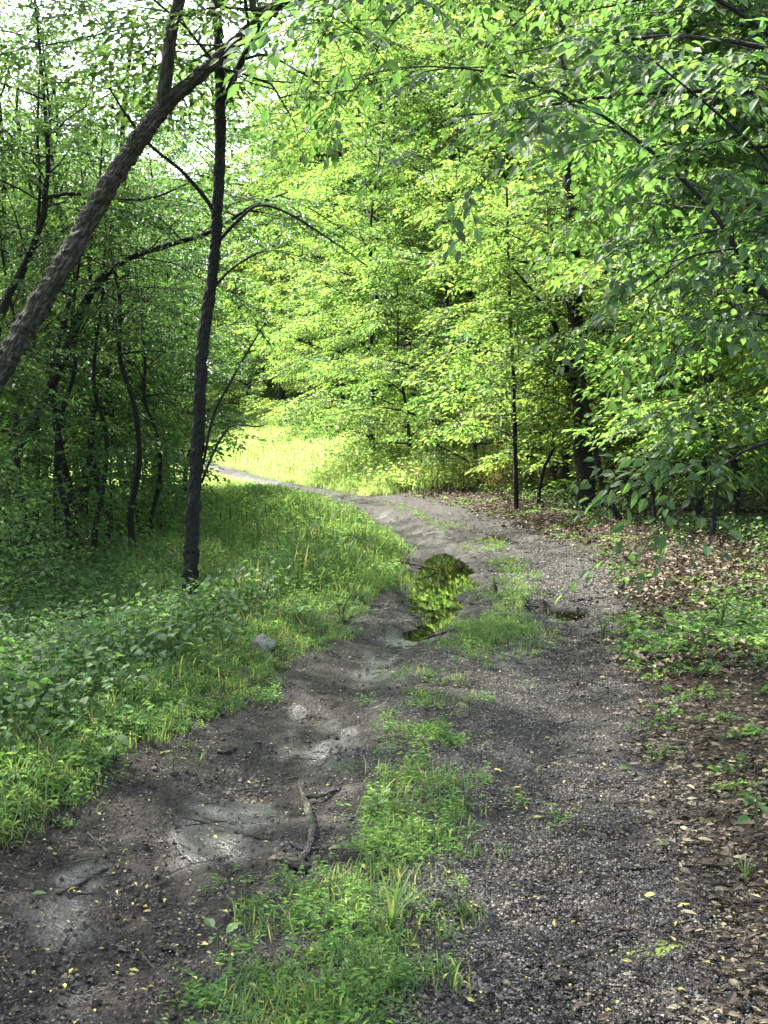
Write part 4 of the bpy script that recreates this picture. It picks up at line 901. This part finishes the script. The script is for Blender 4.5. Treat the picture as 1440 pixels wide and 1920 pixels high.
# ------------------------------------------------------------------ bushes and brush
PROTO['bush'] = dict(seed=91, H_=1.5, r0=.014, cs=.05, spread=.9, nl=16, lmat='herb_dark', leaf=.08, spn=.4, every=.16, subevery=.18, el=(.1, 1.1), wood='bark_twig', ratio=.55)
PROTO['brush'] = dict(seed=92, H_=1.7, r0=.012, cs=.02, spread=.9, nl=26, lmat='brush', leaf=.055, spn=.4, every=.13, subevery=.15, el=(.4, 1.3), wood='bark_twig', ratio=.3)
def planted(kind, name, cat, px, d, label, group, sc=1):
    o = plant_tree(kind, name, px_x(px, d), d, label, group, sc=sc); o['category'] = cat; return o
for px, d, s_ in [(20, 17, 1), (90, 20, .7), (150, 19, .6), (250, 23, .8), (300, 23, 1.1), (-40, 14, 1), (60, 24, 1.1), (330, 26, 1), (180, 25, 1.1), (10, 21, 1.2), (120, 28, 1.3), (230, 27, 1.2), (280, 30, 1.2), (-60, 18, 1.2), (350, 29, 1.1), (40, 28, 1.2)]:
    planted('bush', 'bush', 'bush', px, d, 'dark leafy bush under the trees of the left woods', 'bushes under the left woods', s_)
for i, (px, d) in enumerate([(700, 39), (730, 37.5), (765, 36.5), (800, 35), (835, 34), (870, 33), (905, 32), (940, 31), (970, 30.5), (780, 39), (850, 37), (920, 34.5), (990, 32), (1030, 31), (890, 35.5), (1060, 33)]):
    planted('brush', 'brush_bush', 'bush', px, d, 'olive brown twiggy brush along the outer edge of the bend', 'brush lining the bend', random.uniform(.8, 1.15))
for i, (px, d) in enumerate([(1150, 28), (1240, 26), (1330, 25), (1420, 23), (1290, 30), (1390, 29), (1200, 31)]):
    planted('brush', 'brush_bush', 'bush', px, d, 'thin twiggy undergrowth between the trunks of the right woods', 'undergrowth in the right woods', random.uniform(.5, .8))

# ------------------------------------------------------------------ single plants
def plant(name, px, py, h, n, size, label, cat='plant', mat='herb', ratio=.8, seed=0, droop=-.1, spread=.5, branches=1, group=None, blade=False):
    r = np.random.default_rng(seed + int(px) * 7 + int(py)); b = G(px, py); o = root(name, b); tag(o, label, cat, group)
    g = Geo(); tips = []
    for k in range(branches):
        a = r.uniform(0, 6.28); le = r.uniform(.1, .45) * (branches > 1) + .08
        q = smooth_path([[0, 0, -.03], [math.cos(a) * h * le * .3, math.sin(a) * h * le * .3, h * .5], [math.cos(a) * h * le, math.sin(a) * h * le, h * r.uniform(.8, 1)]], 4); tube(g, q, np.linspace(.004, .002, len(q)) * (1 + h), 5, r=r); tips.append(q)
    m = []
    for i in range(3):
        gg = Geo(); leaf_geo(gg, np.zeros((1, 3)), np.array([[1., 0, 0]]), np.array([[0., 0, 1]]), np.array([1.]), np.array([ratio]), 6, r, r.uniform(.1, .3)); m.append(gg.mesh('leaf', M[mat]))
    for i in range(n):
        q = tips[i % branches]; t = 1 - .65 * (i // branches) / max(1, n / branches); p = q[int(t * (len(q) - 1))]; a = i * 2.4 + r.normal(0, .3); st = size * spread
        d = np.array([math.cos(a), math.sin(a), r.uniform(droop - .2, droop + .25)]); p1 = p + d * st * [1, 1, .3]
        tube(g, [p, (p + p1) / 2 + [0, 0, .01], p1], .0015, 4, r=r); d = unit(d); nn = unit(np.array([r.normal(0, .2), r.normal(0, .2), 1])); s_ = unit(np.cross(nn, d)); n_ = np.cross(d, s_)
        lf = put('leaf', m[i % 3], o); lf.matrix_local = Matrix(((d[0], s_[0], n_[0], p1[0]), (d[1], s_[1], n_[1], p1[1]), (d[2], s_[2], n_[2], p1[2]), (0, 0, 0, 1))) @ Matrix.Scale(size * r.uniform(.7, 1.15), 4)
    put('stem', g.mesh('stem', M['stem'], True), o); return o
plant('broadleaf_plant', 75, 1275, .36, 9, .15, 'pale broad leaved plant standing above the dark vines at the left edge', ratio=.9, branches=3)
plant('broadleaf_plant', 150, 1215, .30, 7, .14, 'smaller broad leaved plant on the vines, right of the pale one at the edge', ratio=.9, branches=2)
plant('broadleaf_plant', 340, 1245, .40, 16, .11, 'bushy light leaved plant in front of the slender trunk base', ratio=.8, branches=5)
plant('broadleaf_plant', 420, 1235, .28, 10, .10, 'low leafy plant left of the pale rock', ratio=.8, branches=4)
plant('broadleaf_plant', 640, 1165, .30, 9, .11, 'light green broad leaved plant between the pale rock and the road', ratio=.9, branches=4)
plant('broadleaf_plant', 560, 1175, .24, 8, .10, 'small leafy plant just right of the pale rock', ratio=.8, branches=4)
plant('seedling', 140, 1370, .22, 4, .12, 'seedling with one long drooping leaf on the left bank', ratio=.4, droop=-.5)
plant('seedling', 265, 1345, .34, 8, .05, 'tall wiry seedling with small leaves on the left bank', ratio=.5)
plant('seedling', 200, 1425, .14, 3, .10, 'seedling with a pale wide leaf in the left bank grass', ratio=.8)
plant('seedling', 325, 1455, .15, 4, .06, 'little seedling at the road edge of the left bank', ratio=.6)
plant('seedling', 710, 1545, .13, 6, .055, 'seedling with upright round leaves on the hump between the ruts', ratio=.7, droop=.2)
plant('seedling', 880, 1590, .09, 5, .05, 'small round leaved seedling at the right side of the centre grass', ratio=.7, droop=.1)
plant('seedling', 845, 1345, .10, 3, .08, 'seedling with one pale folded leaf on the bare middle of the road', ratio=.5)
plant('seedling', 655, 1610, .10, 5, .06, 'bright leafed seedling next to the fallen forked branch', ratio=.6, droop=.15)
plant('seedling', 410, 1800, .12, 4, .07, 'yellow green seedling at the left corner of the centre grass', ratio=.5, droop=.3)
plant('broadleaf_plant', 1130, 1205, .28, 12, .08, 'dark leafy sprig overhanging the right rut', mat='herb_dark', ratio=.6, branches=5)
plant('broadleaf_plant', 930, 1120, .22, 16, .06, 'leafy weed clump on the hump right of the long puddle', ratio=.55, branches=8)
plant('broadleaf_plant', 990, 1140, .18, 12, .06, 'smaller weed clump near the stick across the right rut', ratio=.55, branches=6)
plant('broadleaf_plant', 1350, 1190, .4, 14, .08, 'spindly leafy plant in the brown litter on the right', mat='herb_dark', ratio=.6, branches=4)
plant('broadleaf_plant', 1420, 1560, .2, 5, .09, 'bluish leafed plant at the right edge behind the sunlit litter', mat='herb_dark', ratio=.6)
plant('leafy_shrub', 215, 1030, .95, 40, .17, 'shrub with layered blue green leaves before the left woods', 'shrub', 'herb_dark', .35, branches=10, droop=-.2)
plant('leafy_shrub', 130, 1045, .8, 26, .15, 'lower shrub left of the layered blue green one', 'shrub', 'herb_dark', .4, branches=7, droop=-.2)
def tuft(px, py, h, n, wdt, label, name='grass_tuft', lean=.5):
    r = np.random.default_rng(int(px)); b = G(px, py); o = root(name, b); tag(o, label, 'grass tuft')
    for i in range(n):
        g = Geo(); a = i * 2.4 + r.normal(0, .3); hh = h * r.uniform(.6, 1.15); le = lean * r.uniform(.4, 1.5); d = np.array([math.cos(a), math.sin(a), 0]); s_ = np.array([-d[1], d[0], 0])
        c = [d * hh * le * t * t + np.array([0, 0, hh * (t - .45 * le * t * t)]) for t in np.linspace(0, 1, 7)]; wv = np.array([.5, .9, 1, .95, .75, .45, .03]) * wdt / 2
        V = np.array([[p - s_ * q, p - [0, 0, q * .5], p + s_ * q] for p, q in zip(c, wv)]).reshape(-1, 3); F = []
        for k in range(6): F += [[3 * k, 3 * k + 1, 3 * k + 4, 3 * k + 3], [3 * k + 1, 3 * k + 2, 3 * k + 5, 3 * k + 4]]
        g.add(V, f4=F, a=[r.random(), r.random(), .5, 1]); put('blade', g.mesh('blade', M['grass'], True), o)
    return o
tuft(735, 1760, .26, 9, .016, 'tall tuft of wide upright blades in the front centre grass')
tuft(610, 1890, .16, 9, .010, 'grass tuft at the bottom edge in the centre grass')
tuft(520, 1900, .15, 8, .009, 'thin grass tuft at the bottom edge, left of centre')
tuft(1395, 1665, .16, 12, .005, 'single fine grass tuft in the brown litter at the right')
tuft(375, 1440, .12, 10, .006, 'arching grass tuft at the edge between bank and mud')
tuft(850, 1870, .14, 7, .008, 'grass tuft at the right rim of the front centre grass')
# seed spikes in the bend grass
for i, (px, py, h) in enumerate([(432, 970, .18), (462, 970, .11), (414, 972, .12)]):
    b = G(px, py + 60); o = root('seed_spike', b); tag(o, ['tallest dark seed spike above the bend grass right of the slender trunk', 'short dark seed spike furthest from the slender trunk', 'dark seed spike nearest the slender trunk'][i], 'seed spike', 'dark seed spikes')
    z = P(px, py, b[1])[2] - b[2]; g = Geo(); tube(g, [[0, 0, 0], [.01, 0, z * .6], [0, 0, z]], .004, 5); put('stem', g.mesh('stem', M['stem'], True), o)
    g = Geo(); tube(g, [[0, 0, z - .02], [0, 0, z + h * .25], [0, 0, z + h * .75], [0, 0, z + h]], [.006, .013, .012, .003], 7, .2); put('head', g.mesh('head', M['spike'], True), o)

# ------------------------------------------------------------------ rock, moss, fallen branches and single fallen leaves
def blob(name, px, py, size, mat, label, cat, seed=1, flat=.6, sub=3, amp=.35, kind=None):
    import bmesh
    bm = bmesh.new(); bmesh.ops.create_icosphere(bm, subdivisions=sub, radius=1)
    for v in bm.verts:
        n = v.co.copy(); v.co *= 1 + amp * (float(fbm(np.array([n.x * 1.4 + seed * 3 + n.z]), np.array([n.y * 1.4 + 4 - n.z]), 3, seed)[0]) - .5) * 2; v.co = Vector((v.co.x * size[0], v.co.y * size[1], v.co.z * size[2]))
    me = bpy.data.meshes.new(name); bm.to_mesh(me); bm.free(); me.materials.append(M[mat]); b = G(px, py)
    if mat == 'moss':
        for v in me.vertices: v.co.z = max(v.co.z, -.01) + Hs(b[0] + v.co.x, b[1] + v.co.y) - b[2]
    me.polygons.foreach_set('use_smooth', [mat == 'moss'] * len(me.polygons))
    o = put(name, me, loc=(b[0], b[1], b[2] + (size[2] * .15 if mat == 'rock' else 0))); tag(o, label, cat, kind=kind); return o
blob('rock', 492, 1218, (.11, .09, .09), 'rock', 'pale round rock half hidden in plants on the left bank', 'rock')
blob('moss_patch', 1225, 1790, (.11, .07, .012), 'moss', 'flat yellow green moss patch on the gravel at lower right', 'moss', 3, amp=.8, sub=4)
def branch(paths, label, name='fallen_branch', cat='branch', mat='deadwood', lift=.012, leafy=0):
    b = G(*paths[0][0][:2]); o = root(name, b); tag(o, label, cat)
    for k, p in enumerate(paths):
        pts = []
        for px, py, r_, *up in p:
            q = G(px, py) - b; r_ = r_ * max(1, lift); q[2] += (up[0] if up else 0) + r_ * .8; pts.append([*q, r_])
        Q = smooth_path(np.array(pts), 5); g = Geo(); tube(g, Q[:, :3] + rng.normal(0, .002, (len(Q), 3)), Q[:, 3], 8, .3)
        put('stick' if k == 0 else 'fork', g.mesh('stick', M[mat], True), o)
    return o
branch([[(527, 1618, .016), (550, 1628, .017), (578, 1640, .014)], [(560, 1625, .010), (578, 1600, .011), (585, 1570, .010, .02), (578, 1535, .011, .03), (568, 1510, .009, .03)], [(570, 1512, .008, .03), (600, 1503, .007, .02), (642, 1478, .004)], [(568, 1510, .007, .03), (562, 1480, .004, .02)], [(545, 1590, .006), (575, 1598, .007), (610, 1600, .005), (640, 1590, .004)]],
       'crooked forked branch lying between the left rut and the centre grass', mat='bark_pale', lift=1.5)
branch([[(728, 1062, .012, .05), (765, 1072, .012, .09), (800, 1078, .010, .08), (822, 1080, .006, .06)], [(770, 1074, .008, .08), (785, 1088, .006, .05), (800, 1084, .005, .05)], [(760, 1050, .006, .03), (775, 1066, .008, .09)]], 'dark forked branch poking from the bank over the long puddle')
branch([[(625, 1040, .008, .2), (655, 1038, .008, .24), (690, 1050, .008, .2), (720, 1068, .006, .08)]], 'thin bare branch arching out of the bend grass')
branch([[(1072, 1130, .018), (1105, 1127, .02), (1135, 1124, .016)]], 'short thick stick lying across the right rut', 'stick', 'stick')
branch([[(862, 1130, .010), (905, 1134, .010), (950, 1136, .008), (1010, 1140, .007)], [(905, 1134, .005), (925, 1120, .003)]], 'long thin twig crossing the hump beside the long puddle', 'stick', 'stick')
branch([[(828, 1052, .010), (860, 1050, .012), (892, 1047, .007)]], 'small twig at the far end of the long puddle', 'stick', 'stick')
branch([[(800, 1200, .018), (825, 1193, .02), (852, 1184, .014)]], 'dark wet stick at the near end of the long puddle', 'stick', 'stick')
branch([[(408, 1419, .010), (425, 1417, .011), (442, 1413, .007)]], 'short black stick on the left mud near the bank', 'stick', 'stick')
branch([[(108, 1682, .006), (150, 1660, .006), (200, 1632, .005), (222, 1628, .003)]], 'long thin black twig across the left mud', 'stick', 'stick')
branch([[(93, 1547, .010), (110, 1546, .011), (126, 1547, .009)]], 'short pale stick on the mud by the left bank', 'stick', 'stick', 'bark_pale')
branch([[(165, 1570, .005), (190, 1590, .005), (215, 1606, .004)]], 'pale thin twig slanting over the left mud', 'stick', 'stick', 'bark_pale')
branch([[(1140, 1640, .007), (1185, 1637, .008), (1230, 1638, .006)], [(1195, 1637, .004), (1225, 1648, .003)]], 'reddish dark twig with a side shoot on the right gravel', 'stick', 'stick')
branch([[(998, 1825, .007), (1050, 1824, .008), (1110, 1820, .006)]], 'straight reddish stick on the gravel at the bottom', 'stick', 'stick')
branch([[(1240, 1812, .005), (1290, 1800, .005), (1345, 1788, .004)]], 'thin dark twig behind the moss patch', 'stick', 'stick')
branch([[(1300, 1576, .005), (1345, 1573, .006), (1385, 1574, .005)]], 'pale orange stick on the right litter', 'stick', 'stick', 'bark_pale')
branch([[(1310, 1862, .006), (1370, 1866, .007), (1438, 1868, .006)]], 'long black stick at the lower right corner', 'stick', 'stick')
branch([[(302, 1797, .008), (320, 1796, .009), (343, 1797, .006)]], 'short dark stick left of the front centre grass', 'stick', 'stick')
branch([[(735, 1490, .007), (760, 1487, .008), (785, 1490, .006)]], 'short stick on the hump behind the seedling', 'stick', 'stick')
branch([[(1010, 1500, .006), (1060, 1502, .006), (1110, 1497, .004)]], 'thin twig lying across the middle of the right rut', 'stick', 'stick')
branch([[(1230, 1750, .005), (1275, 1735, .005), (1325, 1718, .003)]], 'thin dark twig on the gravel above the moss patch', 'stick', 'stick')
branch([[(440, 1565, .006), (475, 1572, .007), (520, 1580, .005)]], 'dark twig bordering the grey silt patch in the left rut', 'stick', 'stick')
lmf = {}
for k, mt in (('y', 'yellow_leaf'), ('g', 'herb'), ('b', 'litter')):
    gg = Geo(); r = np.random.default_rng(5)
    leaf_geo(gg, np.zeros((1, 3)), np.array([[1., 0, 0]]), np.array([[0., 0, 1]]), np.array([1.]), np.array([.55]), 6, r, .08); lmf[k] = gg.mesh('fallen_leaf', M[mt])
for px, py, k, s_, lab in [(326, 1414, 'y', .06, 'yellow fallen leaf on the mud beside the left bank'), (370, 1785, 'y', .05, 'yellow fallen leaf left of the front centre grass'), (285, 1719, 'y', .035, 'tiny yellow leaf on the dark left mud'),
                           (960, 1851, 'y', .055, 'pale yellow leaf on the gravel near the bottom'), (845, 1841, 'y', .05, 'yellow leaf at the right rim of the front centre grass'), (1158, 1453, 'g', .09, 'bright green fallen leaf in the middle of the right rut'),
                           (1000, 1545, 'y', .05, 'pale leaf on the silt of the right rut'), (1335, 1549, 'g', .08, 'green fallen leaf on the right litter'), (1298, 1702, 'y', .07, 'large pale green yellow leaf on the right gravel'),
                           (1230, 1687, 'y', .055, 'pale leaf left of the large pale one on the right gravel'), (1347, 1484, 'b', .09, 'orange brown leaf beneath the sunlit litter'), (1250, 1600, 'g', .06, 'small green leaf on gravel right of the rut'),
                           (1265, 1861, 'y', .06, 'whitish leaf at the bottom right gravel'), (925, 1449, 'y', .05, 'pale fallen leaf on the left side of the right rut'), (965, 1484, 'y', .05, 'long pale leaf on the right rut before the green one'),
                           (880, 1713, 'y', .05, 'pale leaf where the centre grass meets the gravel'), (1023, 1209, 'y', .08, 'large pale leaf in front of the grassy hump'), (60, 1688, 'g', .06, 'bluish green leaf on the mud at the left edge'), (1135, 1275, 'y', .05, 'small pale leaf far along the right rut'),
                           (530, 1610, 'b', .07, 'red brown leaf by the end of the forked branch'), (420, 1563, 'b', .07, 'curled red brown leaf on the silt patch')]:
    b = G(px, py); o = put('fallen_leaf', lmf[k], loc=(b[0], b[1], b[2] + .012)); o.rotation_euler = (random.uniform(-.2, .2), random.uniform(-.2, .2), random.choice([0, 3.1]) + random.uniform(-.7, .7)); o.scale = (s_, s_, s_); tag(o, lab, 'leaf', 'single fallen leaves')
